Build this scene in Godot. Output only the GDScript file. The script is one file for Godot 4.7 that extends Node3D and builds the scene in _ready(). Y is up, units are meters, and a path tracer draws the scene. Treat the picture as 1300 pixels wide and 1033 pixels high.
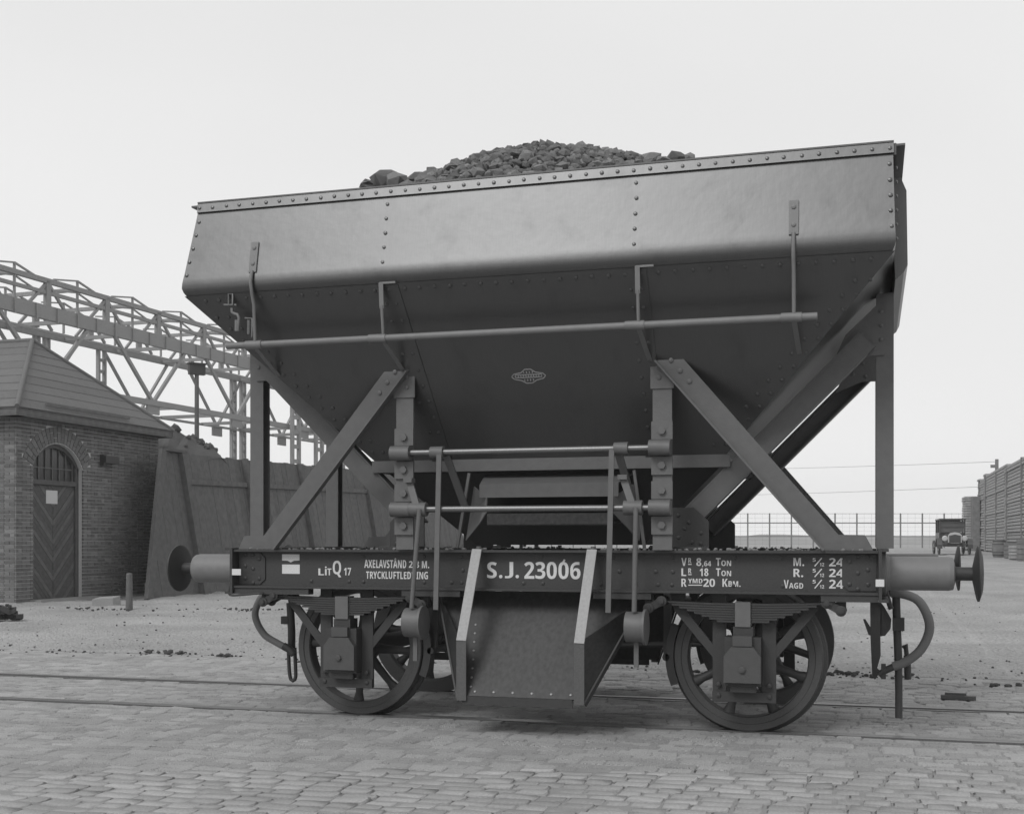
extends Node3D
# A loaded coal hopper wagon on a cobbled quay. World frame: x runs along the track, +z towards the photographer, y = 0 at the rail tops.

const FOCAL := 1540.55          # pixels, for a picture 1300 x 1033
const HORIZON := 686.62
const EYE := Vector3(2.1509, 1.248, 8.863)
const FWD := Vector3(-0.283076, 0, -0.959097)
const RIGHT := Vector3(0.959097, 0, -0.283076)

var rng := RandomNumberGenerator.new()
var M := {}
var smooth_id := 1
var noise := FastNoiseLite.new()

# ---------- pixel to point ----------
func ray(u: float, v: float) -> Vector3:
	return FWD + RIGHT * ((u - 650.0) / FOCAL) - Vector3.UP * ((v - HORIZON) / FOCAL)
func onz(u: float, v: float, z: float) -> Vector3:
	var r := ray(u, v)
	return EYE + r * ((z - EYE.z) / r.z)
func onx(u: float, v: float, x: float) -> Vector3:
	var r := ray(u, v)
	return EYE + r * ((x - EYE.x) / r.x)
func depth_at(u: float, d: float, y: float) -> Vector3:
	return EYE + FWD * d + RIGHT * ((u - 650.0) / FOCAL * d) + Vector3.UP * (y - EYE.y)
func seen_at(p: Vector3) -> Vector3:
	var q := p - EYE
	var d := q.dot(FWD)
	return Vector3(650.0 + FOCAL * q.dot(RIGHT) / d, HORIZON - FOCAL * q.y / d, d)

# ---------- mesh helpers ----------
func mb() -> SurfaceTool:
	var st := SurfaceTool.new()
	st.begin(Mesh.PRIMITIVE_TRIANGLES)
	st.set_smooth_group(-1)
	return st
func tri(st: SurfaceTool, a: Vector3, b: Vector3, c: Vector3) -> void:   # counter-clockwise from outside
	st.add_vertex(a); st.add_vertex(c); st.add_vertex(b)
func quad(st: SurfaceTool, a: Vector3, b: Vector3, c: Vector3, d: Vector3) -> void:
	tri(st, a, b, c); tri(st, a, c, d)
func boxt(st: SurfaceTool, t: Transform3D, s: Vector3) -> void:
	var h := s * 0.5
	var p := []
	for i in 8:
		p.append(t * Vector3(h.x if i & 1 else -h.x, h.y if i & 2 else -h.y, h.z if i & 4 else -h.z))
	st.set_smooth_group(-1)
	quad(st, p[4], p[5], p[7], p[6]); quad(st, p[1], p[0], p[2], p[3])
	quad(st, p[5], p[1], p[3], p[7]); quad(st, p[0], p[4], p[6], p[2])
	quad(st, p[6], p[7], p[3], p[2]); quad(st, p[0], p[1], p[5], p[4])
func box(st: SurfaceTool, x0: float, x1: float, y0: float, y1: float, z0: float, z1: float) -> void:
	boxt(st, Transform3D(Basis(), Vector3(x0 + x1, y0 + y1, z0 + z1) * 0.5), Vector3(absf(x1 - x0), absf(y1 - y0), absf(z1 - z0)))
func frame(a: Vector3, b: Vector3, up: Vector3) -> Transform3D:   # x along a-b, y near up
	var x := (b - a).normalized()
	var z := x.cross(up).normalized()
	return Transform3D(Basis(x, z.cross(x), z), (a + b) * 0.5)
func beam(st: SurfaceTool, a: Vector3, b: Vector3, w: float, t: float, up := Vector3.UP) -> void:   # w along up, t across
	boxt(st, frame(a, b, up), Vector3(a.distance_to(b), w, t))
func tube(st: SurfaceTool, pts: Array, r: float, n := 10, r1 := -1.0) -> void:
	var rings := []
	var u := Vector3.ZERO
	for i in pts.size():
		var d: Vector3 = (pts[mini(i + 1, pts.size() - 1)] - pts[maxi(i - 1, 0)]).normalized()
		if i == 0:
			u = d.cross(Vector3.UP if absf(d.y) < 0.9 else Vector3.RIGHT).normalized()
		else:
			u = (u - d * u.dot(d)).normalized()
		var v := d.cross(u)
		var rr := r if r1 < 0.0 else lerpf(r, r1, float(i) / (pts.size() - 1))
		var ring := []
		for k in n:
			var a := TAU * k / n
			ring.append(pts[i] + (u * cos(a) + v * sin(a)) * rr)
		rings.append(ring)
	smooth_id += 1
	st.set_smooth_group(smooth_id)
	for i in pts.size() - 1:
		for k in n:
			var j := (k + 1) % n
			quad(st, rings[i][k], rings[i][j], rings[i + 1][j], rings[i + 1][k])
	st.set_smooth_group(-1)
	for k in range(1, n - 1):
		tri(st, rings[0][0], rings[0][k + 1], rings[0][k])
		tri(st, rings[-1][0], rings[-1][k], rings[-1][k + 1])
func lathe(st: SurfaceTool, at: Vector3, axis: Vector3, prof: Array, n := 24) -> void:   # prof of Vector2(radius, along)
	var d := axis.normalized()
	var u := d.cross(Vector3.UP if absf(d.y) < 0.9 else Vector3.RIGHT).normalized()
	var v := d.cross(u)
	for i in prof.size() - 1:
		smooth_id += 1
		st.set_smooth_group(smooth_id)
		for k in n:
			var a0 := TAU * k / n
			var a1 := TAU * ((k + 1) % n) / n
			var e0 := u * cos(a0) + v * sin(a0)
			var e1 := u * cos(a1) + v * sin(a1)
			var p: Vector2 = prof[i]
			var q: Vector2 = prof[i + 1]
			if p.x < 1e-5:
				tri(st, at + d * p.y, at + d * q.y + e1 * q.x, at + d * q.y + e0 * q.x)
			elif q.x < 1e-5:
				tri(st, at + d * p.y + e0 * p.x, at + d * p.y + e1 * p.x, at + d * q.y)
			else:
				quad(st, at + d * p.y + e0 * p.x, at + d * p.y + e1 * p.x, at + d * q.y + e1 * q.x, at + d * q.y + e0 * q.x)
	st.set_smooth_group(-1)
func prism(st: SurfaceTool, pts: Array, dv: Vector3) -> void:   # a flat outline pushed along dv
	st.set_smooth_group(-1)
	var nrm := Vector3.ZERO
	for i in pts.size():
		nrm += (pts[i] as Vector3).cross(pts[(i + 1) % pts.size()])
	var P := pts.duplicate()
	if nrm.dot(dv) > 0.0:
		P.reverse()
		nrm = -nrm
	var ux := nrm.cross(Vector3.UP if absf(nrm.normalized().y) < 0.9 else Vector3.RIGHT).normalized()
	var uy := nrm.normalized().cross(ux)
	var flat := PackedVector2Array()
	for p in P:
		flat.append(Vector2(p.dot(ux), p.dot(uy)))
	var idx := Geometry2D.triangulate_polygon(flat)
	for i in range(0, idx.size(), 3):
		var a: Vector3 = P[idx[i]]
		var b: Vector3 = P[idx[i + 1]]
		var c: Vector3 = P[idx[i + 2]]
		if (b - a).cross(c - a).dot(nrm) < 0.0:
			var k := b
			b = c
			c = k
		tri(st, a, b, c); tri(st, a + dv, c + dv, b + dv)
	for i in P.size():
		var a: Vector3 = P[i]
		var b: Vector3 = P[(i + 1) % P.size()]
		quad(st, b, a, a + dv, b + dv)
func rivet(st: SurfaceTool, p: Vector3, n: Vector3, r := 0.014) -> void:
	lathe(st, p - n * 0.003, n, [Vector2(r, 0), Vector2(r * 0.86, r * 0.55), Vector2(0, r * 0.95)], 7)
func rivets(st: SurfaceTool, a: Vector3, b: Vector3, count: int, n: Vector3, r := 0.014) -> void:
	for i in count:
		var p := a.lerp(b, float(i) / maxf(count - 1, 1))
		rivet(st, p + Vector3(rng.randf_range(-0.003, 0.003), rng.randf_range(-0.002, 0.002), 0), n, r * rng.randf_range(0.93, 1.07))

func put(st: SurfaceTool, called: String, m: Material, parent: Node = self) -> MeshInstance3D:
	st.generate_normals()
	var o := MeshInstance3D.new()
	o.name = called
	o.mesh = st.commit()
	o.material_override = null
	o.mesh.surface_set_material(0, m)
	parent.add_child(o, true)
	return o
func tag(o: Node, label: String, category: String, group := "") -> Node:
	o.set_meta("label", label)
	o.set_meta("category", category)
	if group != "":
		o.set_meta("group", group)
	return o
func structure(o: Node) -> Node:
	o.set_meta("kind", "structure")
	return o
func stuff(o: Node) -> Node:
	o.set_meta("kind", "stuff")
	return o
var taken := {}
func thing(called: String, label: String, category: String, at := Vector3.ZERO, group := "") -> Node3D:
	var o := Node3D.new()
	o.name = numbered(called)
	add_child(o)
	o.position = at
	tag(o, label, category, group)
	return o
func numbered(called: String) -> String:
	taken[called] = taken.get(called, -1) + 1
	return called if taken[called] == 0 else "%s_%03d" % [called, taken[called]]

# ---------- materials ----------
func g(v: float) -> Color:
	return Color(v, v, v).linear_to_srgb()
func ntex(seed_: int, freq: float, oct: int, lo: float, hi: float, kind := FastNoiseLite.TYPE_SIMPLEX_SMOOTH, size := 512, mid := 0.5) -> NoiseTexture2D:
	var f := FastNoiseLite.new()
	f.seed = seed_
	f.noise_type = kind
	f.frequency = freq
	f.fractal_octaves = oct
	var t := NoiseTexture2D.new()
	t.width = size
	t.height = size
	t.seamless = true
	t.noise = f
	var r := Gradient.new()
	r.offsets = PackedFloat32Array([0.0, mid, 1.0])
	r.colors = PackedColorArray([g(lo), g((lo + hi) * 0.5), g(hi)])
	t.color_ramp = r
	return t
func nheight(seed_: int, freq: float, oct: int, kind := FastNoiseLite.TYPE_SIMPLEX_SMOOTH, size := 512) -> NoiseTexture2D:
	var f := FastNoiseLite.new()
	f.seed = seed_
	f.noise_type = kind
	f.frequency = freq
	f.fractal_octaves = oct
	var t := NoiseTexture2D.new()
	t.width = size
	t.height = size
	t.seamless = true
	t.noise = f
	return t
func mat(called: String, albedo: float, rough: float, tex: Texture2D = null, scale := 1.0, metal := 0.0, height: Texture2D = null, hs := 0.0, world := true) -> StandardMaterial3D:
	var m := StandardMaterial3D.new()
	m.resource_name = called
	m.albedo_color = g(albedo)
	m.roughness = rough
	m.metallic = metal
	if tex or height:
		m.uv1_triplanar = true
		m.uv1_world_triplanar = world
		m.uv1_scale = Vector3.ONE * scale
	if tex:
		m.albedo_texture = tex
	if height:
		m.heightmap_enabled = true
		m.heightmap_texture = height
		m.heightmap_scale = hs
	M[called] = m
	return m
func layered(m: StandardMaterial3D, tex: Texture2D, scale: float) -> void:   # a second, coarser pattern multiplied over the first
	m.detail_enabled = true
	m.detail_albedo = tex
	m.detail_blend_mode = BaseMaterial3D.BLEND_MODE_MUL
	m.detail_uv_layer = BaseMaterial3D.DETAIL_UV_2
	m.uv2_triplanar = true
	m.uv2_world_triplanar = true
	m.uv2_scale = Vector3.ONE * scale

func make_materials() -> void:
	var blotch := ntex(11, 0.012, 5, 0.86, 1.0)
	var fine := ntex(12, 0.06, 4, 0.7, 1.0)
	var speck := ntex(13, 0.15, 3, 0.55, 1.0)
	var coarse := ntex(14, 0.006, 4, 0.78, 1.0)
	var bump := nheight(15, 0.04, 5)
	var pits := nheight(16, 0.12, 3)
	var grain := ntex(17, 0.02, 5, 0.6, 1.0)
	var smudge := ntex(41, 0.011, 5, 0.7, 1.0)
	smudge.color_ramp.offsets = PackedFloat32Array([0.0, 0.2, 0.38, 1.0])
	smudge.color_ramp.colors = PackedColorArray([g(0.82), g(0.93), g(0.985), g(1.0)])
	var m := mat("hopper_paint", 0.135, 0.4, smudge, 0.55, 0.88, bump, 0.04)
	layered(m, ntex(18, 0.05, 4, 0.9, 1.0), 1.0)
	m.uv2_scale = Vector3(3.5, 0.3, 3.5)
	mat("black_paint", 0.046, 0.5, fine, 1.7, 0.0, pits, 0.05)
	mat("frame_paint", 0.125, 0.55, blotch, 1.6, 0.0, bump, 0.06)
	mat("pale_paint", 0.36, 0.6, fine, 1.3)
	m = mat("iron", 0.052, 0.6, blotch, 2.4, 0.0, pits, 0.08)
	layered(m, speck, 3.0)
	mat("box_iron", 0.07, 0.6, blotch, 2.0, 0.0, pits, 0.1)
	mat("tyre_steel", 0.065, 0.5, fine, 2.0)
	mat("bright_steel", 0.24, 0.45, fine, 2.0, 0.75)
	mat("casing_paint", 0.18, 0.55, blotch, 1.9, 0.0, bump, 0.05)
	m = mat("chute_steel", 0.06, 0.5, ntex(21, 0.03, 6, 0.4, 1.0), 1.5, 0.25, pits, 0.05)
	layered(m, coarse, 0.9)
	mat("chute_flange", 0.1, 0.6, fine, 1.6)
	mat("rubber_hose", 0.17, 0.75, fine, 4.0)
	mat("white_paint", 0.72, 0.65, ntex(42, 0.08, 4, 0.7, 1.0), 3.0)
	m = mat("coal", 0.2, 0.6, speck, 4.0, 0.0, pits, 0.4, false)
	mat("coal_dark", 0.15, 0.65, speck, 4.0, 0.0, pits, 0.4, false)
	mat("coal_pale", 0.28, 0.55, speck, 4.0, 0.0, pits, 0.4, false)
	mat("heap", 0.1, 0.8, speck, 1.0, 0.0, pits, 2.0)
	var stone := ntex(31, 0.05, 5, 0.66, 1.0)
	for i in 4:
		m = mat("sett_%d" % i, [0.39, 0.43, 0.46, 0.50][i], 0.85, stone, 1.9, 0.0, pits, 0.5)
		layered(m, coarse, 0.35)
	m = mat("joint_sand", 0.36, 0.95, speck, 2.0, 0.0, pits, 0.5)
	m = mat("dirt", 0.56, 0.95, ntex(33, 0.03, 6, 0.56, 1.0, FastNoiseLite.TYPE_SIMPLEX_SMOOTH, 1024), 0.45, 0.0, nheight(34, 0.05, 6, FastNoiseLite.TYPE_SIMPLEX_SMOOTH, 1024), 4.0)
	layered(m, ntex(35, 0.008, 5, 0.66, 1.0), 0.09)
	mat("rail_steel", 0.16, 0.4, fine, 2.0, 0.5)
	mat("debris", 0.08, 0.9, speck, 3.0)
	for i in 4:
		mat("brick_%d" % i, [0.13, 0.165, 0.2, 0.25][i], 0.85, speck, 1.2)
	mat("mortar", 0.62, 0.95, fine, 1.0)
	m = mat("roofing", 0.17, 0.9, blotch, 0.35, 0.0, bump, 1.0)
	layered(m, fine, 0.8)
	m = mat("roofing_worn", 0.155, 0.9, fine, 0.5, 0.0, bump, 1.0)
	layered(m, blotch, 0.3)
	mat("door_wood", 0.09, 0.7, grain, 0.7)
	mat("fascia", 0.13, 0.7, grain, 0.5)
	mat("dark_glass", 0.04, 0.15)
	mat("paper", 0.62, 0.8, fine, 3.0)
	for i in 3:
		mat("board_%d" % i, [0.115, 0.125, 0.135][i], 0.85, grain, 0.45, 0.0, bump, 0.6)
	mat("gantry_steel", 0.3, 0.7, fine, 0.3)
	mat("timber", 0.4, 0.85, grain, 0.3)
	mat("timber_dark", 0.2, 0.85, grain, 0.3)
	mat("fence_steel", 0.16, 0.7)
	mat("car_black", 0.05, 0.35)
	mat("car_pale", 0.45, 0.4)
	mat("car_glass", 0.1, 0.25)
	mat("far_land", 0.3, 0.95, coarse, 0.02)

# ---------- wagon ----------
const ZS := 1.062     # outer face of the sole bar web
var wagon: Node3D

func side_at(y: float, out := 0.0) -> float:      # half width of the lower hopper wall
	return 1.535 - 0.6509 * (2.92 - y) + out
func letters(parent: Node, text: String, u0: float, u1: float, v0: float, v1: float, weight := 700, z := ZS + 0.002) -> void:
	var tm := TextMesh.new()
	var f := SystemFont.new()
	f.font_names = PackedStringArray(["Droid Sans"])
	f.font_weight = weight
	tm.font = f
	tm.text = text
	tm.font_size = 64
	tm.pixel_size = 0.01
	tm.depth = 0.05
	tm.curve_step = 1.0
	tm.material = M.white_paint
	var b := tm.get_aabb()
	var p0 := onz(u0, v1, z)
	var p1 := onz(u1, v0, z)
	var o := MeshInstance3D.new()
	o.name = "painted_lettering"
	o.mesh = tm
	var sc := Vector3((p1.x - p0.x) / maxf(b.size.x, 0.001), (p1.y - p0.y) / maxf(b.size.y, 0.001), 0.02)
	o.transform = Transform3D(Basis.from_scale(sc), Vector3(p0.x - b.position.x * sc.x, p0.y - b.position.y * sc.y, z))
	parent.add_child(o, true)
func bar2(st: SurfaceTool, u0: float, v0: float, u1: float, v1: float, w: float, z := ZS + 0.002) -> void:
	var a := onz(u0, v0, z)
	var b := onz(u1, v1, z)
	beam(st, a, b, w, 0.002, Vector3.UP if absf(a.x - b.x) > absf(a.y - b.y) else Vector3.RIGHT)

func build_wagon() -> void:
	wagon = thing("hopper_wagon", "two-axle steel hopper wagon with sloping funnel body standing on the cobbled track", "railway wagon")
	var w := wagon
	# --- hopper shell, as rings (y, left x, right x, half width) ---
	var up := [[3.56, -2.285, 2.28, 1.45], [3.3, -2.318, 2.285, 1.497], [3.07, -2.347, 2.29, 1.54], [3.035, -2.353, 2.292, 1.548], [3.0, -2.358, 2.294, 1.553], [2.97, -2.36, 2.294, 1.553], [2.945, -2.352, 2.288, 1.545], [2.925, -2.34, 2.278, 1.532], [2.88, -2.298, 2.238, 1.5025]]
	var low := [[2.92, -2.35, 2.29, 1.535], [1.8, -1.23, 1.23, 0.806]]
	for s in [1, -1]:
		for lv in [[up, "upper_side_plate"], [low, "lower_side_plate"]]:
			var st := mb()
			smooth_id += 1
			for i in lv[0].size() - 1:
				var a = lv[0][i]
				var b = lv[0][i + 1]
				st.set_smooth_group(smooth_id)
				var p := [Vector3(a[1], a[0], a[3] * s), Vector3(a[2], a[0], a[3] * s), Vector3(b[2], b[0], b[3] * s), Vector3(b[1], b[0], b[3] * s)]
				if s > 0: quad(st, p[3], p[2], p[1], p[0])
				else: quad(st, p[0], p[1], p[2], p[3])
			put(st, lv[1], M.hopper_paint, w)
	for e in [1, 2]:
		var st := mb()
		smooth_id += 1
		var all := up.slice(0, 8) + [low[1]]
		for i in all.size() - 1:
			var a = all[i]
			var b = all[i + 1]
			st.set_smooth_group(smooth_id if i < 7 else -1)
			var p := [Vector3(a[e], a[0], a[3]), Vector3(a[e], a[0], -a[3]), Vector3(b[e], b[0], -b[3]), Vector3(b[e], b[0], b[3])]
			if e == 2: quad(st, p[0], p[3], p[2], p[1])
			else: quad(st, p[0], p[1], p[2], p[3])
		put(st, "end_plate", M.hopper_paint, w)
	# end hoods
	for s in [1, -1]:
		var st := mb()
		var k := 0.0 if s > 0 else 0.045
		prism(st, [Vector3(s * (2.27 + k), 3.47, -1.1), Vector3(s * (2.335 + k), 3.455, -1.1), Vector3(s * (2.365 + k), 3.38, -1.1), Vector3(s * (2.372 + k), 2.93, -1.1), Vector3(s * (2.35 + k), 2.885, -1.1), Vector3(s * (2.30 + k), 2.84, -1.1)], Vector3(0, 0, 2.2))
		put(st, "end_hood", M.hopper_paint, w)
	# rim angle on all four sides
	for s in [1, -1]:
		var st := mb()
		prism(st, [Vector3(-2.29, 3.565, s * 1.4501), Vector3(2.285, 3.565, s * 1.4501), Vector3(2.285, 3.503, s * 1.4613), Vector3(-2.29, 3.503, s * 1.4613)], Vector3(0, 0.0025, s * 0.014))
		box(st, -2.29, 2.285, 3.569, 3.579, s * 1.36, s * 1.468)
		put(st, "rim_angle", M.hopper_paint, w)
		st = mb()
		var xe := 2.287 if s > 0 else 2.292
		box(st, s * (xe - 0.004), s * (xe + 0.012), 3.50, 3.568, -1.445, 1.445)
		box(st, s * (xe + 0.0), s * (xe + 0.062), 3.553, 3.565, -1.44, 1.44)
		put(st, "rim_angle", M.hopper_paint, w)
	# seams: cover strips and rivets on both sides
	for s in [1, -1]:
		var nu := Vector3(0, 0.18, s).normalized()
		var nl := Vector3(0, -0.545, s * 0.838).normalized()
		var st := mb()
		for sx in [[-0.86, -0.735], [0.765, 0.785]]:
			st = mb()
			var pts := []
			for q in [[sx[0] - 0.075, 2.915], [sx[0] + 0.075, 2.915], [sx[1] + 0.075, 1.81], [sx[1] - 0.075, 1.81]]:
				pts.append(Vector3(q[0], q[1], s * side_at(q[1], -0.004)))
			prism(st, pts, nl * 0.009)
			put(st, "seam_strip", M.hopper_paint, w)
		st = mb()
		rivets(st, Vector3(-2.27, 3.535, s * 1.47), Vector3(2.265, 3.535, s * 1.47), 46, nu)
		for x in [-0.885, 0.77]:
			rivets(st, Vector3(x, 3.455, s * 1.469), Vector3(x, 3.06, s * 1.542), 5, nu)
		rivets(st, Vector3(2.262, 3.44, s * 1.472), Vector3(2.27, 3.06, s * 1.542), 5, nu)
		rivets(st, Vector3(-2.273, 3.44, s * 1.472), Vector3(-2.33, 3.06, s * 1.542), 5, nu)
		rivets(st, Vector3(-2.2, 2.885, s * side_at(2.885)), Vector3(2.16, 2.885, s * side_at(2.885)), 43, nl, 0.015)
		for o in [[-0.035, -0.92, -0.79], [0.035, -0.80, -0.69]]:
			rivets(st, Vector3(-0.86 + o[0], 2.80, s * side_at(2.80, 0.005)), Vector3(-0.735 + o[0], 1.9, s * side_at(1.9, 0.005)), 10, nl, 0.015)
			rivets(st, Vector3(0.765 + o[0], 2.80, s * side_at(2.80, 0.005)), Vector3(0.785 + o[0], 1.9, s * side_at(1.9, 0.005)), 10, nl, 0.015)
		for e in [-1, 1]:
			for o in [0.045, 0.11]:
				rivets(st, Vector3(e * (2.78 - 0.57 - o * 1.3), 2.78, s * side_at(2.78)), Vector3(e * (1.88 - 0.57 - o * 1.3), 1.88, s * side_at(1.88)), 13, nl, 0.015)
		stuff(put(st, "rivets", M.hopper_paint, w))
	var ste := mb()
	for s in [1, -1]:
		for y in 6:
			rivet(ste, Vector3(2.30, 3.42 - y * 0.085, s * (1.455 - y * -0.012)), Vector3(1, 0, 0), 0.012)
	stuff(put(ste, "rivets", M.hopper_paint, w))
	# bottom frame of the funnel
	for s in [1, -1]:
		var st := mb()
		box(st, -1.27, 1.27, 1.735, 1.82, s * 0.80, s * 0.818)
		box(st, -1.27, 1.27, 1.735, 1.747, s * 0.70, s * 0.799)
		put(st, "funnel_frame", M.frame_paint, w)
		st = mb()
		box(st, s * 1.22, s * 1.24, 1.735, 1.82, -0.79, 0.79)
		put(st, "funnel_frame", M.frame_paint, w)
	# lower funnel: ends slope on, sides fall to the discharge mouths
	var lf := mb()
	var ra := [Vector3(-1.2, 1.75, 0.72), Vector3(1.2, 1.75, 0.72), Vector3(1.2, 1.75, -0.72), Vector3(-1.2, 1.75, -0.72)]
	var rb := [Vector3(-0.62, 1.22, 0.40), Vector3(0.62, 1.22, 0.40), Vector3(0.62, 1.22, -0.40), Vector3(-0.62, 1.22, -0.40)]
	for i in 4:
		var j := (i + 1) % 4
		quad(lf, rb[i], rb[j], ra[j], ra[i])
	put(lf, "lower_funnel", M.black_paint, w)
	for s in [1, -1]:
		discharge_side(w, s)
	# --- underframe ---
	for s in [1, -1]:
		var sb := mb()
		box(sb, -2.2, 2.2, 0.917, 1.187, s * (ZS - 0.014), s * ZS)
		box(sb, -2.2, 2.2, 1.172, 1.188, s * (ZS + 0.0005), s * 1.135)
		box(sb, -2.2, 2.2, 0.915, 0.931, s * (ZS + 0.0005), s * 1.135)
		var bar := put(sb, "sole_bar", M.black_paint, w)
		var rv := mb()
		for x in [-2.02, -1.62, -1.35, -1.24, -0.78, -0.69, -0.58, -0.50, -0.44, -0.08, 0.06, 0.47, 0.53, 0.70, 0.82, 0.93, 1.33, 1.62, 2.02]:
			for y in [0.965, 1.14]:
				if rng.randf() < 0.8:
					rivet(rv, Vector3(x + rng.randf_range(-0.015, 0.015), y, s * ZS), Vector3(0, 0, s), 0.014)
		for x in [0.82, 0.93, -0.92, -0.8, 0.58, -0.5]:
			rivet(rv, Vector3(x, 1.05, s * ZS), Vector3(0, 0, s), 0.016)
		for x in range(-21, 22):
			rivet(rv, Vector3(x * 0.1 + 0.02, 1.188, s * 1.10), Vector3.UP, 0.009)
		stuff(put(rv, "rivets", M.black_paint, bar))
		# corner plates with rivets
		for e in [-1, 1]:
			var cp := mb()
			var x0 = e * 2.19
			var x1 = e * 1.985
			var pts := [Vector3(x0, 1.165, s * ZS), Vector3(x1 + e * 0.04, 1.165, s * ZS), Vector3(x1, 1.13, s * ZS), Vector3(x1, 0.975, s * ZS), Vector3(x1 + e * 0.04, 0.94, s * ZS), Vector3(x0, 0.94, s * ZS)]
			prism(cp, pts, Vector3(0, 0, s * 0.01))
			for q in [[0.05, 0.02], [0.05, -0.07], [0.05, 0.1], [0.11, 0.1], [0.11, -0.1], [0.11, 0.0], [0.16, 0.07], [0.16, -0.07]]:
				rivet(cp, Vector3(e * (2.19 - q[0]), 1.05 + q[1], s * (ZS + 0.01)), Vector3(0, 0, s), 0.015)
			put(cp, "corner_plate", M.black_paint, bar)
		# doubler angles below the ends
		for q in [[-2.2, -1.62], [-0.92, -0.5], [0.42, 0.8], [1.86, 2.2]]:
			var db := mb()
			box(db, q[0], q[1], 0.872, 0.912, s * (ZS - 0.02), s * 1.125)
			put(db, "doubler_plate", M.black_paint, bar)
		# coal crumbs lying on the top flange
		var cr := mb()
		for i in 190:
			var x := rng.randf_range(-2.15, 2.15)
			if x > -0.35 and x < 0.4: continue
			crumb(cr, Vector3(x, 1.188, s * rng.randf_range(1.02, 1.125)), rng.randf_range(0.006, 0.017))
		var crumbs := put_raw(cr, "coal_crumbs", M.coal_pale)
		stuff(tag(crumbs, "small crumbs of coal on the %s frame bar of the hopper wagon" % ("lettered" if s > 0 else "far"), "coal crumbs"))
	for e in [-1, 1]:
		var hb := mb()
		box(hb, e * 2.202, e * 2.222, 0.872, 1.2, -1.15, 1.15)
		box(hb, e * 2.223, e * 2.262, 1.182, 1.2, -1.15, 1.15)
		box(hb, e * 2.223, e * 2.262, 0.872, 0.89, -1.15, 1.15)
		put(hb, "headstock", M.black_paint, w)
		var mk := mb()
		var mp := onz(300, 726, 1.153) if e < 0 else onz(1117.5, 740, 1.153)
		box(mk, mp.x - (0.035 if e < 0 else 0.025), mp.x + (0.035 if e < 0 else 0.025), mp.y - 0.022, mp.y + 0.022, 1.1505, 1.156)
		put(mk, "white_mark", M.white_paint, w)
	for x in [-1.75, -0.95, 0.95, 1.75]:
		var cs := mb()
		box(cs, x - 0.035, x + 0.035, 0.93, 1.16, -1.04, 1.04)
		put(cs, "cross_bearer", M.black_paint, w)
	for s in [1, -1]:
		for e in [[-2.19, -0.98], [0.98, 2.19]]:
			var ls := mb()
			box(ls, e[0], e[1], 0.93, 1.15, s * 0.28, s * 0.35)
			put(ls, "centre_sill", M.black_paint, w)
	# --- posts, end beams, gussets ---
	for e in [-1, 1]:
		for s in [1, -1]:
			var ps := mb()
			var zc = s * 0.66
			box(ps, e * 2.19, e * 2.298, 1.2, 2.84, zc - 0.052, zc - 0.04)
			box(ps, e * 2.19, e * 2.298, 1.2, 2.84, zc + 0.04, zc + 0.052)
			box(ps, e * 2.235, e * 2.247, 1.2, 2.84, zc - 0.039, zc + 0.039)
			put(ps, "end_post", M.frame_paint, w)
			var gp := mb()
			prism(gp, [Vector3(e * 2.185, 2.44, zc + 0.056), Vector3(e * 2.09, 2.44, zc + 0.056), Vector3(e * 1.90, 2.36, zc + 0.056), Vector3(e * 2.0, 2.58, zc + 0.056), Vector3(e * 2.2, 2.77, zc + 0.056), Vector3(e * 2.24, 2.77, zc + 0.056), Vector3(e * 2.24, 2.44, zc + 0.056)], Vector3(0, 0, 0.01))
			for q in [[2.22, 2.72], [2.22, 2.63], [2.22, 2.54], [2.1, 2.58], [2.03, 2.5], [2.12, 2.48]]:
				rivet(gp, Vector3(e * q[0], q[1], zc + 0.066), Vector3(0, 0, 1), 0.015)
			put(gp, "post_gusset", M.frame_paint, w)
			# channel carrying the sloping end
			var bm := mb()
			var zb = s * 0.74
			var nn := Vector3(e * 0.7071, -0.7071, 0)
			for lay in [[0.0, 0.012, 0.1], [0.125, 0.012, 0.1]]:
				var a: Vector3 = Vector3(e * (2.62 - 0.57), 2.62, zb) + nn * (0.055 + lay[0])
				var b: Vector3 = Vector3(e * (1.42 - 0.57), 1.42, zb) + nn * (0.055 + lay[0])
				beam(bm, a, b, lay[1], lay[2], nn)
			var a2 := Vector3(e * (2.62 - 0.57), 2.62, zb + s * 0.045) + nn * 0.118
			var b2 := Vector3(e * (1.42 - 0.57), 1.42, zb + s * 0.045) + nn * 0.118
			beam(bm, a2, b2, 0.112, 0.012, nn)
			put(bm, "end_beam", M.frame_paint, w)
			var sg := mb()
			prism(sg, [Vector3(e * 0.87, 1.19, s * 0.81), Vector3(e * 1.13, 1.19, s * 0.81), Vector3(e * 1.13, 1.38, s * 0.81), Vector3(e * 1.03, 1.47, s * 0.81), Vector3(e * 0.87, 1.47, s * 0.81)], Vector3(0, 0, s * 0.012))
			for q in [[0.93, 1.42], [1.0, 1.37], [0.93, 1.27], [1.02, 1.24], [1.08, 1.3], [1.08, 1.23], [0.97, 1.33]]:
				rivet(sg, Vector3(e * q[0], q[1], s * 0.822), Vector3(0, 0, s), 0.015)
			box(sg, e * 0.87, e * 1.13, 1.19, 1.21, s * 0.823, s * 1.045)
			put(sg, "saddle_gusset", M.black_paint, w)
	for s in [1, -1]:
		side_frame(w, s)
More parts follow.
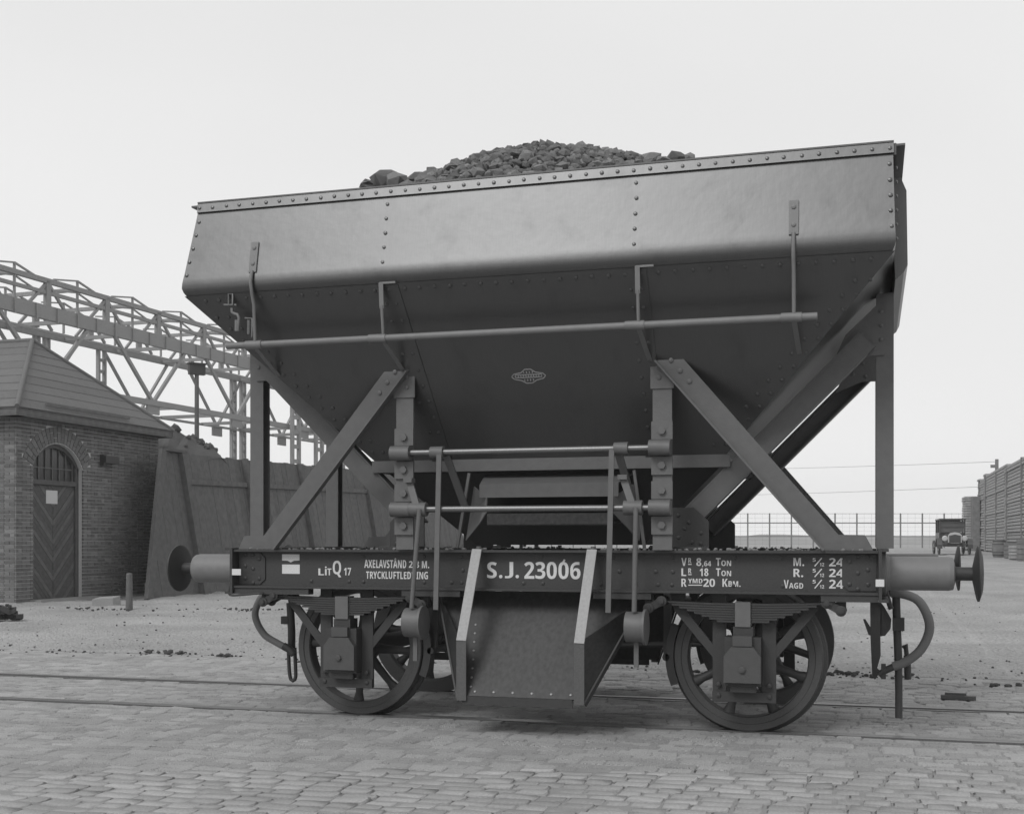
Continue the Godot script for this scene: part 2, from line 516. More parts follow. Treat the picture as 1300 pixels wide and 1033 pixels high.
	# --- wheels, axles, springs ---
	for e in [-1, 1]:
		var ax := mb()
		tube(ax, [Vector3(e * 1.38, 0.4825, -1.12), Vector3(e * 1.38, 0.4825, 1.12)], 0.065, 16)
		put(ax, "axle", M.iron, w)
		for s in [1, -1]:
			wheel(w, e * 1.38, s)
			spring(w, e * 1.38, s)
	# brake cylinder and rigging
	var bc := mb()
	lathe(bc, Vector3(-0.95, 0.70, 0.38), Vector3(0, 0, -1), [Vector2(0, 0), Vector2(0.15, 0.0), Vector2(0.165, 0.02), Vector2(0.165, 0.5), Vector2(0.1, 0.56), Vector2(0, 0.56)], 28)
	put(bc, "brake_cylinder", M.iron, w)
	var br := mb()
	tube(br, [Vector3(-1.0, 0.42, 0.0), Vector3(1.0, 0.5, 0.0)], 0.022)
	put(br, "brake_rod", M.iron, w)
	for e in [-1, 1]:
		for s in [1, -1]:
			br = mb()
			beam(br, Vector3(e * 0.83, 0.95, s * 0.64), Vector3(e * 0.84, 0.45, s * 0.72), 0.05, 0.03, Vector3.RIGHT)
			put(br, "brake_hanger", M.iron, w)
		br = mb()
		tube(br, [Vector3(e * 0.84, 0.47, -0.78), Vector3(e * 0.84, 0.47, 0.78)], 0.025)
		put(br, "brake_beam", M.iron, w)
	for e in [-1, 1]:
		for s in [1, -1]:
			var sh := mb()
			var pts := []
			for k in 7:
				var a := deg_to_rad(-22.0 + k * 7.5)
				pts.append(Vector3(e * (1.38 - cos(a) * 0.49), 0.4825 + sin(a) * 0.49, s * 0.70))
			for k in 7:
				var a := deg_to_rad(23.0 - k * 7.5)
				pts.append(Vector3(e * (1.38 - cos(a) * 0.545), 0.4825 + sin(a) * 0.545, s * 0.70))
			prism(sh, pts, Vector3(0, 0, s * 0.08))
			put(sh, "brake_shoe", M.iron, w)
			buffer(w, e, s)
		coupling(w, e)
	lettering(w)

func crumb(st: SurfaceTool, p: Vector3, r: float) -> void:   # a small broken bit lying at p
	var b := Basis.from_euler(Vector3(rng.randf_range(-0.4, 0.4), rng.randf() * TAU, rng.randf_range(-0.4, 0.4))).scaled(Vector3(1, rng.randf_range(0.5, 0.9), 1) * r)
	st.append_from(pebble_meshes[rng.randi() % pebble_meshes.size()], 0, Transform3D(b, p + Vector3(0, r * 0.35, 0)))
func put_raw(st: SurfaceTool, called: String, m: Material, parent: Node = self) -> MeshInstance3D:
	var o := MeshInstance3D.new()
	o.name = called
	o.mesh = st.commit()
	o.mesh.surface_set_material(0, m)
	parent.add_child(o, true)
	return o

func discharge_side(w: Node3D, s: int) -> void:
	# mouth: two lips and two cheeks round a dark opening
	var st := mb()
	prism(st, [Vector3(-0.46, 1.70, s * 0.70), Vector3(0.60, 1.70, s * 0.70), Vector3(0.55, 1.63, s * 0.93), Vector3(-0.42, 1.63, s * 0.93)], Vector3(0, 0.01, 0))
	box(st, -0.42, 0.55, 1.545, 1.635, s * 0.932, s * 0.944)
	put(st, "mouth_hood", M.frame_paint, w)
	st = mb()
	box(st, -0.36, 0.51, 1.36, 1.435, s * 0.95, s * 0.962)
	prism(st, [Vector3(-0.42, 1.40, s * 0.55), Vector3(0.55, 1.40, s * 0.55), Vector3(0.51, 1.362, s * 0.948), Vector3(-0.36, 1.362, s * 0.948)], Vector3(0, -0.01, 0))
	put(st, "discharge_flap", M.chute_steel, w)
	for q in [[-0.36, -0.50, -0.56], [0.51, 0.62, 0.66]]:
		st = mb()
		prism(st, [Vector3(q[0], 1.54, s * 0.95), Vector3(q[1], 1.63, s * 0.80), Vector3(q[2], 1.40, s * 0.72), Vector3(q[2], 1.25, s * 0.80), Vector3(q[0] * 1.15, 1.36, s * 0.955), Vector3(q[0], 1.44, s * 0.962)], Vector3(0.006 * signf(q[0]), 0, s * 0.006))
		put(st, "mouth_cheek", M.frame_paint, w)
		st = mb()
		beam(st, Vector3(q[1] + signf(q[0]) * 0.02, 1.72, s * 0.86), Vector3(q[2] + signf(q[0]) * 0.05, 1.2, s * 0.86), 0.02, 0.02, Vector3.RIGHT)
		put(st, "mouth_edge_bar", M.frame_paint, w)
	# lower chute: a spout whose walls draw together towards the lip
	st = mb()
	prism(st, [Vector3(-0.41, 0.245, s * 1.395), Vector3(0.41, 0.245, s * 1.395), Vector3(0.66, 0.80, s * 1.0), Vector3(0.66, 0.905, s * 0.925), Vector3(-0.66, 0.905, s * 0.925), Vector3(-0.66, 0.80, s * 1.0)], Vector3(0, -0.008, s * -0.008))
	var fl := put(st, "chute_floor", M.chute_steel, w)
	var nf := Vector3(0, 0.58, s * 0.815)
	st = mb()
	for i in 6:
		rivet(st, Vector3(-0.31 + i * 0.128, 0.272, s * 1.376), nf, 0.011)
	for i in 8:
		rivet(st, Vector3(-0.345 - i * 0.008, 0.30 + i * 0.055, s * (1.356 - i * 0.0391)), nf, 0.010)
	stuff(put(st, "rivets", M.bright_steel, fl))
	st = mb()
	box(st, -0.395, 0.345, 0.19, 0.243, s * 1.387, s * 1.40)
	put(st, "chute_lip", M.iron, w)
	for e in [-1, 1]:
		st = mb()
		prism(st, [Vector3(e * 0.41, 0.225, s * 1.40), Vector3(e * 0.41, 0.62, s * 1.40), Vector3(e * 0.66, 0.83, s * 1.0), Vector3(e * 0.66, 0.78, s * 1.0)], Vector3(e * 0.007, 0, s * 0.003))
		put(st, "chute_wall", M.chute_steel, w)
		st = mb()
		beam(st, Vector3(e * 0.425, 0.215, s * 1.385), Vector3(e * 0.675, 0.765, s * 0.99), 0.05, 0.012, Vector3(0, 0.58, s * 0.8))
		put(st, "chute_angle", M.iron, w)
		st = mb()
		var xi := -0.425 if e < 0 else 0.36
		box(st, xi, xi + 0.066, 0.215, 0.60, s * 1.405, s * 1.414)
		put(st, "chute_flange", M.chute_flange, w)
		st = mb()
		var xt := -0.37 if e < 0 else 0.417
		beam(st, Vector3(xi + 0.033, 0.602, s * 1.412), Vector3(xt, 1.192, s * 1.15), 0.066, 0.011, Vector3.RIGHT)
		put(st, "chute_strap", M.pale_paint, w)
		st = mb()
		lathe(st, Vector3(xt, 1.19, s * 1.11), Vector3.UP, [Vector2(0.018, 0), Vector2(0.018, 0.022), Vector2(0, 0.022)], 6)
		put(st, "strap_bolt", M.frame_paint, w)

func side_frame(w: Node3D, s: int) -> void:
	# upright hanger plates, shafts and levers, diagonal braces, long operating pipe
	for e in [-1, 1]:
		var st := mb()
		var xc = e * 0.88
		box(st, xc - 0.062, xc + 0.062, 1.19, 2.33, s * 1.15, s * 1.168)
		box(st, xc - 0.075, xc + 0.075, 2.22, 2.46, s * 1.1685, s * 1.178)
		prism(st, [Vector3(xc - 0.07, 2.46, s * 1.1), Vector3(xc + 0.07, 2.46, s * 1.1), Vector3(xc + 0.07, 2.34, s * 1.16), Vector3(xc - 0.07, 2.34, s * 1.16)], Vector3(0, 0, s * 0.012))
		for y in [2.29, 2.36, 2.42]:
			rivet(st, Vector3(xc - e * 0.02, y, s * 1.178), Vector3(0, 0, s), 0.017)
		var plate := put(st, "hanger_plate", M.frame_paint, w)
		for y in [1.84, 1.46]:
			st = mb()
			box(st, xc - 0.068, xc + 0.068, y - 0.17, y - 0.055, s * 1.1685, s * 1.186)
			box(st, xc - 0.068, xc + 0.068, y + 0.055, y + 0.17, s * 1.1685, s * 1.186)
			for k in [-0.11, 0.11]:
				lathe(st, Vector3(xc, y + k, s * 1.186), Vector3(0, 0, s), [Vector2(0.026, 0), Vector2(0.026, 0.018), Vector2(0, 0.02)], 6)
			tube(st, [Vector3(xc - 0.075, y, s * 1.225), Vector3(xc + 0.062, y, s * 1.225)], 0.05, 18)
			box(st, xc - 0.06, xc + 0.06, y - 0.045, y + 0.045, s * 1.1685, s * 1.215)
			put(st, "shaft_bearing", M.frame_paint, plate)
		# diagonal brace: flat with a flange along its lower edge, bent foot
		st = mb()
		var zy := func(x: float, y: float) -> Vector3: return Vector3(e * x, y, s * (1.105 + 0.082 * (y - 1.19) / 1.28))
		var foot := [zy.call(2.17, 1.19), zy.call(2.12, 1.285), zy.call(1.965, 1.287), zy.call(0.955, 2.475), zy.call(0.845, 2.40), zy.call(1.88, 1.19)]
		prism(st, foot, Vector3(0, 0, s * 0.013))
		beam(st, zy.call(0.842, 2.393) + Vector3(0, 0, s * 0.03), zy.call(1.876, 1.19) + Vector3(0, 0, s * 0.03), 0.012, 0.06, Vector3(e * -0.76, -0.65, 0))
		for k in [0.04, 0.13, 0.22]:
			rivet(st, zy.call(0.915 + k * 0.64, 2.425 - k * 0.76) + Vector3(0, 0, s * 0.013), Vector3(0, 0, s), 0.018)
		put(st, "diagonal_brace", M.frame_paint, w)
	for y in [1.84, 1.46]:
		var st := mb()
		tube(st, [Vector3(-0.86, y, s * 1.225), Vector3(0.86, y, s * 1.225)], 0.021, 14)
		var shaft := put(st, "operating_shaft", M.bright_steel, w)
		if y > 1.6:
			for x in [-0.60, 0.57]:
				st = mb()
				tube(st, [Vector3(x - (0.07 if x < 0 else -0.01), y, s * 1.225), Vector3(x + (0.02 if x < 0 else 0.10), y, s * 1.225)], 0.04, 16)
				beam(st, Vector3(x, y, s * 1.255), Vector3(x - 0.024, 0.79, s * 1.255), 0.034, 0.014, Vector3.RIGHT)
				beam(st, Vector3(x + 0.03, y - 0.02, s * 1.2), Vector3(x + 0.09, y - 0.38, s * 0.96), 0.05, 0.014, Vector3.RIGHT)
				put(st, "lever", M.frame_paint, shaft)
		else:
			for q in [[-0.735, -0.79], [0.728, 0.718]]:
				st = mb()
				tube(st, [Vector3(q[0] - 0.085, y, s * 1.225), Vector3(q[0] + 0.035, y, s * 1.225)], 0.048, 16)
				tube(st, [Vector3(q[0], y, s * 1.27), Vector3(q[1], 0.80, s * 1.27)], 0.017, 8)
				beam(st, Vector3(q[0] - 0.02, y, s * 1.25), Vector3(q[0] - 0.09, y + 0.19, s * 1.22), 0.045, 0.02, Vector3.RIGHT)
				box(st, q[0] - 0.12, q[0] - 0.06, y + 0.18, y + 0.21, s * 1.19, s * 1.26)
				put(st, "crank_lever", M.frame_paint, shaft)
				st = mb()
				tube(st, [Vector3(q[1] - 0.06, 0.70, s * 1.22), Vector3(q[1] + 0.05, 0.70, s * 1.22)], 0.098, 24)
				lathe(st, Vector3(q[1] + 0.05, 0.70, s * 1.22), Vector3.RIGHT, [Vector2(0.098, 0), Vector2(0.115, 0.004), Vector2(0.115, 0.02), Vector2(0, 0.022)], 24)
				put(st, "counterweight", M.frame_paint, w)
				st = mb()
				beam(st, Vector3(q[1], 0.61, s * 1.2), Vector3(q[1], 0.44, s * 1.2), 0.03, 0.016, Vector3.RIGHT)
				put(st, "counterweight_stay", M.frame_paint, w)
	# long pipe under the bulge with its four hangers
	var pipe := mb()
	tube(pipe, [Vector3(-2.043, 2.572, s * 1.5), Vector3(1.854, 2.572, s * 1.5)], 0.023, 14)
	for x in [-1.83, -0.93, 0.775, 1.715]:
		tube(pipe, [Vector3(x - 0.07, 2.572, s * 1.5), Vector3(x + 0.05, 2.572, s * 1.5)], 0.029, 14)
	var pp := put(pipe, "operating_pipe", M.casing_paint, w)
	for q in [[-1.825, true], [-0.895, false], [0.79, false], [1.72, true]]:
		var st := mb()
		var x: float = q[0]
		if q[1]:
			beam(st, Vector3(x, 3.26, s * 1.509), Vector3(x, 3.05, s * 1.549), 0.055, 0.012, Vector3.RIGHT)
			rivet(st, Vector3(x, 3.22, s * 1.523), Vector3(0, 0.15, s).normalized(), 0.016)
			rivet(st, Vector3(x, 3.11, s * 1.544), Vector3(0, 0.15, s).normalized(), 0.016)
			tube(st, [Vector3(x, 3.06, s * 1.556), Vector3(x, 2.98, s * 1.575), Vector3(x, 2.9, s * 1.555), Vector3(x, 2.84, s * 1.53), Vector3(x, 2.59, s * 1.51)], 0.012, 8)
		else:
			beam(st, Vector3(x, 2.925, s * 1.55), Vector3(x, 2.76, s * 1.535), 0.03, 0.012, Vector3.RIGHT)
			box(st, x - 0.01, x + 0.1, 2.915, 2.928, s * 1.525, s * 1.555)
			tube(st, [Vector3(x, 2.78, s * 1.54), Vector3(x, 2.59, s * 1.51)], 0.011, 8)
		beam(st, Vector3(x, 2.55, s * 1.50), Vector3(x + 0.015, 2.40, s * side_at(2.40, 0.005)), 0.03, 0.008, Vector3.RIGHT)
		put(st, "pipe_hanger", M.casing_paint, pp)
	# small crank and catch near the left end of the pipe
	if s > 0:
		var st := mb()
		tube(st, [onz(294, 391, 1.52), onz(294, 396, 1.52), onz(297, 398, 1.52), onz(301, 399, 1.52), onz(303, 403, 1.52), onz(302, 420, 1.50)], 0.010, 8)
		tube(st, [onz(301, 406, 1.505), onz(301, 420, 1.495)], 0.018, 10)
		tube(st, [onz(290, 387, 1.53), onz(290, 373, 1.535), onz(295, 373, 1.535), onz(295, 387, 1.53), onz(290, 387, 1.53)], 0.006, 6)
		tube(st, [onz(284, 387, 1.52), onz(300, 387, 1.52)], 0.007, 6)
		put(st, "catch_handle", M.casing_paint, w)
		st = mb()
		tube(st, [onz(311, 404, 1.48), onz(320, 404, 1.50), onz(320, 428, 1.47)], 0.008, 6)
		tube(st, [onz(316, 406, 1.48), onz(316, 424, 1.46)], 0.014, 8)
		put(st, "catch_bracket", M.casing_paint, w)

func wheel(w: Node3D, x: float, s: int) -> void:
	var c := Vector3(x, 0.4825, 0)
	var R := 0.4825
	var st := mb()
	var ax := Vector3(0, 0, s)
	lathe(st, c, ax, [Vector2(R - 0.075, 0.675), Vector2(R + 0.026, 0.675), Vector2(R + 0.03, 0.685), Vector2(R + 0.022, 0.70), Vector2(R + 0.002, 0.712), Vector2(R, 0.79), Vector2(R - 0.006, 0.80), Vector2(R - 0.045, 0.802), Vector2(R - 0.05, 0.796), Vector2(R - 0.088, 0.796), Vector2(R - 0.095, 0.785), Vector2(R - 0.095, 0.69), Vector2(R - 0.075, 0.675)], 64)
	var rim := put(st, "wheel", M.tyre_steel, w)
	st = mb()
	lathe(st, c, ax, [Vector2(0.07, 0.66), Vector2(0.115, 0.665), Vector2(0.12, 0.70), Vector2(0.12, 0.79), Vector2(0.105, 0.83), Vector2(0.07, 0.835)], 32)
	put(st, "hub", M.iron, rim)
	for k in 8:
		var a := TAU * (k + 0.5) / 8.0 + (0.06 if x > 0 else 0.33)
		var d := Vector3(cos(a), sin(a), 0)
		var t := d.cross(Vector3(0, 0, 1))
		st = mb()
		smooth_id += 1
		st.set_smooth_group(smooth_id)
		var rings := []
		for q in [[0.105, 0.04, 0.036], [0.2, 0.031, 0.028], [0.33, 0.028, 0.025], [0.40, 0.045, 0.034]]:
			var ring := []
			for j in 10:
				var b := TAU * j / 10.0
				ring.append(c + d * q[0] + t * cos(b) * q[1] + Vector3(0, 0, s * 0.74 + sin(b) * q[2]))
			rings.append(ring)
		for i in 3:
			for j in 10:
				quad(st, rings[i][j], rings[i][(j + 1) % 10], rings[i + 1][(j + 1) % 10], rings[i + 1][j])
		put(st, "spoke", M.iron, rim)

func spring(w: Node3D, x: float, s: int) -> void:
	var zc = s * 1.045
	var n := 8
	var leaves := mb()
	var sp: MeshInstance3D
	for k in n:
		var half: float = 0.50 - k * 0.048
		var y0: float = 0.846 - k * 0.0155
		var st := mb()
		smooth_id += 1
		var seg := 8
		var prev := []
		for i in seg + 1:
			var u := -1.0 + 2.0 * i / seg
			var y := y0 + 0.012 * (u * half / 0.5) * (u * half / 0.5)
			var p := Vector3(x + u * half, y, zc)
			var cur := [p + Vector3(0, 0.0065, -0.04), p + Vector3(0, 0.0065, 0.04), p + Vector3(0, -0.0065, 0.04), p + Vector3(0, -0.0065, -0.04)]
			if i > 0:
				for j in 4:
					quad(st, prev[j], prev[(j + 1) % 4], cur[(j + 1) % 4], cur[j])
			else:
				quad(st, cur[3], cur[2], cur[1], cur[0])
			prev = cur
		quad(st, prev[0], prev[1], prev[2], prev[3])
		if k == 0:
			for e in [-1, 1]:
				tube(st, [Vector3(x + e * 0.515, y0 + 0.014, zc - 0.05), Vector3(x + e * 0.515, y0 + 0.014, zc + 0.05)], 0.026, 12)
			sp = put(st, "leaf_spring", M.iron, w)
		else:
			put(st, "leaf", M.iron, sp)
	var st := mb()
	box(st, x - 0.048, x + 0.048, 0.705, 0.862, zc - 0.055, zc + 0.055)
	put(st, "buckle", M.frame_paint, sp)
	for e in [-1, 1]:
		st = mb()
		for dz in [-0.058, 0.058]:
			beam(st, Vector3(x + e * 0.515, 0.862, zc + dz), Vector3(x + e * 0.60, 0.815, zc + dz), 0.05, 0.014)
			lathe(st, Vector3(x + e * 0.515, 0.862, zc + dz * 1.05), Vector3(0, 0, signf(dz)), [Vector2(0.034, 0), Vector2(0.034, 0.012), Vector2(0.018, 0.014), Vector2(0.018, 0.028), Vector2(0, 0.03)], 12)
			lathe(st, Vector3(x + e * 0.60, 0.815, zc + dz * 1.05), Vector3(0, 0, signf(dz)), [Vector2(0.034, 0), Vector2(0.034, 0.012), Vector2(0.018, 0.014), Vector2(0.018, 0.028), Vector2(0, 0.03)], 12)
		tube(st, [Vector3(x + e * 0.60, 0.815, zc - 0.06), Vector3(x + e * 0.60, 0.815, zc + 0.06)], 0.022, 10)
		beam(st, Vector3(x + e * 0.60, 0.81, zc), Vector3(x + e * 0.60, 0.915, zc), 0.06, 0.05, Vector3.RIGHT)
		put(st, "shackle", M.iron, sp)
	# axle guard and box
	st = mb()
	var zg = s * 1.0
	for e in [-1, 1]:
		box(st, x + e * 0.115, x + e * 0.20, 0.225, 0.915, zg - 0.012, zg + 0.012)
		prism(st, [Vector3(x + e * 0.199, 0.50, zg - 0.009), Vector3(x + e * 0.199, 0.585, zg - 0.009), Vector3(x + e * 0.375, 0.80, zg - 0.009), Vector3(x + e * 0.375, 0.915, zg - 0.009), Vector3(x + e * 0.475, 0.915, zg - 0.009), Vector3(x + e * 0.45, 0.80, zg - 0.009)], Vector3(0, 0, 0.018))
		for y in [0.26, 0.33]:
			rivet(st, Vector3(x + e * 0.16, y, zg + s * 0.03), Vector3(0, 0, s), 0.018)
	box(st, x - 0.20, x + 0.20, 0.222, 0.285, zg + s * 0.0125, zg + s * 0.03)
	put(st, "axle_guard", M.iron, w)
	st = mb()
	box(st, x - 0.113, x + 0.113, 0.33, 0.64, s * 0.93, s * 1.10)
	box(st, x - 0.062, x + 0.062, 0.6405, 0.705, s * 0.96, s * 1.09)
	var ab := put(st, "axle_box", M.iron, w)
	st = mb()
	prism(st, [Vector3(x - 0.115, 0.355, s * 1.1005), Vector3(x + 0.115, 0.355, s * 1.1005), Vector3(x + 0.115, 0.52, s * 1.1005), Vector3(x + 0.07, 0.58, s * 1.1005), Vector3(x - 0.07, 0.58, s * 1.1005), Vector3(x - 0.115, 0.52, s * 1.1005)], Vector3(0, 0, s * 0.045))
	box(st, x - 0.06, x + 0.06, 0.585, 0.65, s * 1.1005, s * 1.135)
	lathe(st, Vector3(x, 0.44, s * 1.145), Vector3(0, 0, s), [Vector2(0.022, 0), Vector2(0.022, 0.015), Vector2(0, 0.02)], 6)
	put(st, "box_cover", M.box_iron, ab)
	st = mb()
	box(st, x - 0.08, x + 0.08, 0.29, 0.329, s * 1.02, s * 1.09)
	put(st, "box_keep", M.iron, ab)

func buffer(w: Node3D, e: int, s: int) -> void:
	var c := Vector3(e * 2.222, 1.045, s * 0.875)
	var st := mb()
	lathe(st, c, Vector3(e, 0, 0), [Vector2(0.15, 0.0), Vector2(0.15, 0.025), Vector2(0.112, 0.03), Vector2(0.106, 0.05), Vector2(0.106, 0.40), Vector2(0.10, 0.425), Vector2(0.06, 0.435), Vector2(0.0, 0.435)], 36)
	var bf := put(st, "buffer", M.casing_paint, w)
	st = mb()
	tube(st, [c + Vector3(e * 0.42, 0, 0), c + Vector3(e * 0.56, 0, 0)], 0.042, 16)
	put(st, "plunger", M.iron, bf)
	st = mb()
	var bulge := 0.028 if s > 0 else 0.008
	lathe(st, c, Vector3(e, 0, 0), [Vector2(0.04, 0.535), Vector2(0.155, 0.56), Vector2(0.172, 0.566), Vector2(0.172, 0.576), Vector2(0.12, 0.576 + bulge * 0.6), Vector2(0, 0.576 + bulge)], 36)
	put(st, "buffer_disc", M.iron, bf)

func coupling(w: Node3D, e: int) -> void:
	var st := mb()
	# draw hook in the middle of the headstock
	box(st, e * 2.223, e * 2.245, 0.93, 1.13, -0.1, 0.1)
	prism(st, [Vector3(e * 2.24, 1.01, -0.025), Vector3(e * 2.42, 1.0, -0.025), Vector3(e * 2.48, 1.04, -0.025), Vector3(e * 2.47, 1.12, -0.025), Vector3(e * 2.43, 1.13, -0.025), Vector3(e * 2.44, 1.07, -0.025), Vector3(e * 2.40, 1.055, -0.025), Vector3(e * 2.24, 1.065, -0.025)], Vector3(0, 0, 0.05))
	put(st, "draw_hook", M.iron, w)
	if e > 0:
		st = mb()
		prism(st, [onz(1105, 764, 0.2), onz(1118, 764, 0.2), onz(1118, 800, 0.2), onz(1118.5, 832, 0.2), onz(1114, 848, 0.2), onz(1118, 852, 0.2), onz(1111, 863, 0.2), onz(1107.5, 855, 0.2), onz(1105.5, 812, 0.2)], Vector3(0, 0, -0.03))
		prism(st, [onz(1118, 764, 0.17), onz(1123, 770, 0.17), onz(1132, 786, 0.17), onz(1131, 798, 0.17), onz(1124, 807, 0.17), onz(1115, 808, 0.17), onz(1103, 806, 0.17), onz(1096, 786, 0.17), onz(1099, 786, 0.17), onz(1106, 797, 0.17), onz(1112, 780, 0.17)], Vector3(0, 0, -0.035))
		put(st, "coupling_arm", M.iron, w)
		st = mb()
		tube(st, [onz(1138, 757, 0.4), onz(1139, 790, 0.4), onz(1141, 840, 0.4)], 0.026, 12)
		tube(st, [onz(1141, 838, 0.4), onz(1141.5, 880, 0.4), onz(1141.5, 908, 0.4), onz(1141.5, 911, 0.4)], 0.024, 12)
		boxt(st, Transform3D(Basis(), onz(1141, 792, 0.4)), Vector3(0.075, 0.085, 0.08))
		tube(st, [onz(1138, 757, 0.4), onz(1132, 752, 0.3), onz(1128, 745, 0.15)], 0.026, 10)
		put(st, "coupling_link", M.iron, w)
		st = mb()
		tube(st, [onz(1146, 845, 0.2), onz(1152, 836, 0.2), onz(1150, 818, 0.2), onz(1146, 822, 0.2)], 0.016, 8)
		tube(st, [onz(1152, 832, 0.2), onz(1153, 862, 0.2)], 0.024, 10)
		put(st, "hose_coupling", M.iron, w)
		st = mb()
		tube(st, bend([onz(1132, 753, 0.4), onz(1147, 754, 0.42), onz(1166, 762, 0.43), onz(1178, 782, 0.43), onz(1180, 802, 0.43), onz(1169, 825, 0.43), onz(1150, 840, 0.42), onz(1134, 846, 0.42)]), 0.030, 12)
		var hose := put(st, "brake_hose", M.rubber_hose, w)
		st = mb()
		tube(st, [onz(1136, 845.5, 0.42), onz(1124, 851, 0.42), onz(1116, 857, 0.42)], 0.024, 10)
		boxt(st, Transform3D(Basis(), onz(1122, 852, 0.42)), Vector3(0.03, 0.1, 0.04))
		put(st, "hose_end", M.iron, hose)
		st = mb()
		tube(st, bend([onz(1124, 748, 0.6), onz(1130, 768, 0.6), onz(1132, 773, 0.6)]), 0.017, 8)
		put(st, "safety_hook", M.iron, w)
	else:
		st = mb()
		tube(st, bend([onz(345, 750, 0.4), onz(333, 756, 0.4), onz(324, 775, 0.4), onz(326, 790, 0.4), onz(336, 806, 0.4), onz(350, 815, 0.4), onz(361, 821, 0.4)]), 0.027, 12)
		var hose := put(st, "brake_hose", M.rubber_hose, w)
		st = mb()
		tube(st, [onz(360, 820, 0.4), onz(367, 824, 0.4), onz(373, 830, 0.4)], 0.03, 10)
		put(st, "hose_end", M.iron, hose)
		st = mb()
		tube(st, [onz(368, 765, 0.3), onz(370, 800, 0.3), onz(370, 822, 0.3)], 0.03, 10)
		boxt(st, Transform3D(Basis(), onz(363, 787, 0.3)), Vector3(0.06, 0.06, 0.06))
		put(st, "coupling_link", M.iron, w)
		st = mb()
		tube(st, bend([onz(366, 822, 0.3), onz(367, 850, 0.3), onz(369, 862, 0.3), onz(372, 864, 0.3), onz(375, 860, 0.3), onz(375, 848, 0.3), onz(374, 822, 0.3)]), 0.015, 8)
		put(st, "coupling_loop", M.iron, w)
	# shunter's handrail rod under the near corner
	if e < 0:
		st = mb()
		tube(st, bend([onz(294, 735, 1.14), onz(290, 752, 1.14), onz(292, 755, 1.14), onz(300, 755.5, 1.14), onz(330, 753, 1.14), onz(336, 754, 1.10)]), 0.008, 8)
		put(st, "shunting_rod", M.iron, w)
func bend(p: Array) -> Array:
	var c := Curve3D.new()
	for i in p.size():
		var t: Vector3 = (p[mini(i + 1, p.size() - 1)] - p[maxi(i - 1, 0)]) * 0.17
		c.add_point(p[i], -t, t)
	var out := []
	for i in 25:
		out.append(c.sample_baked(c.get_baked_length() * i / 24.0, true))
	return out

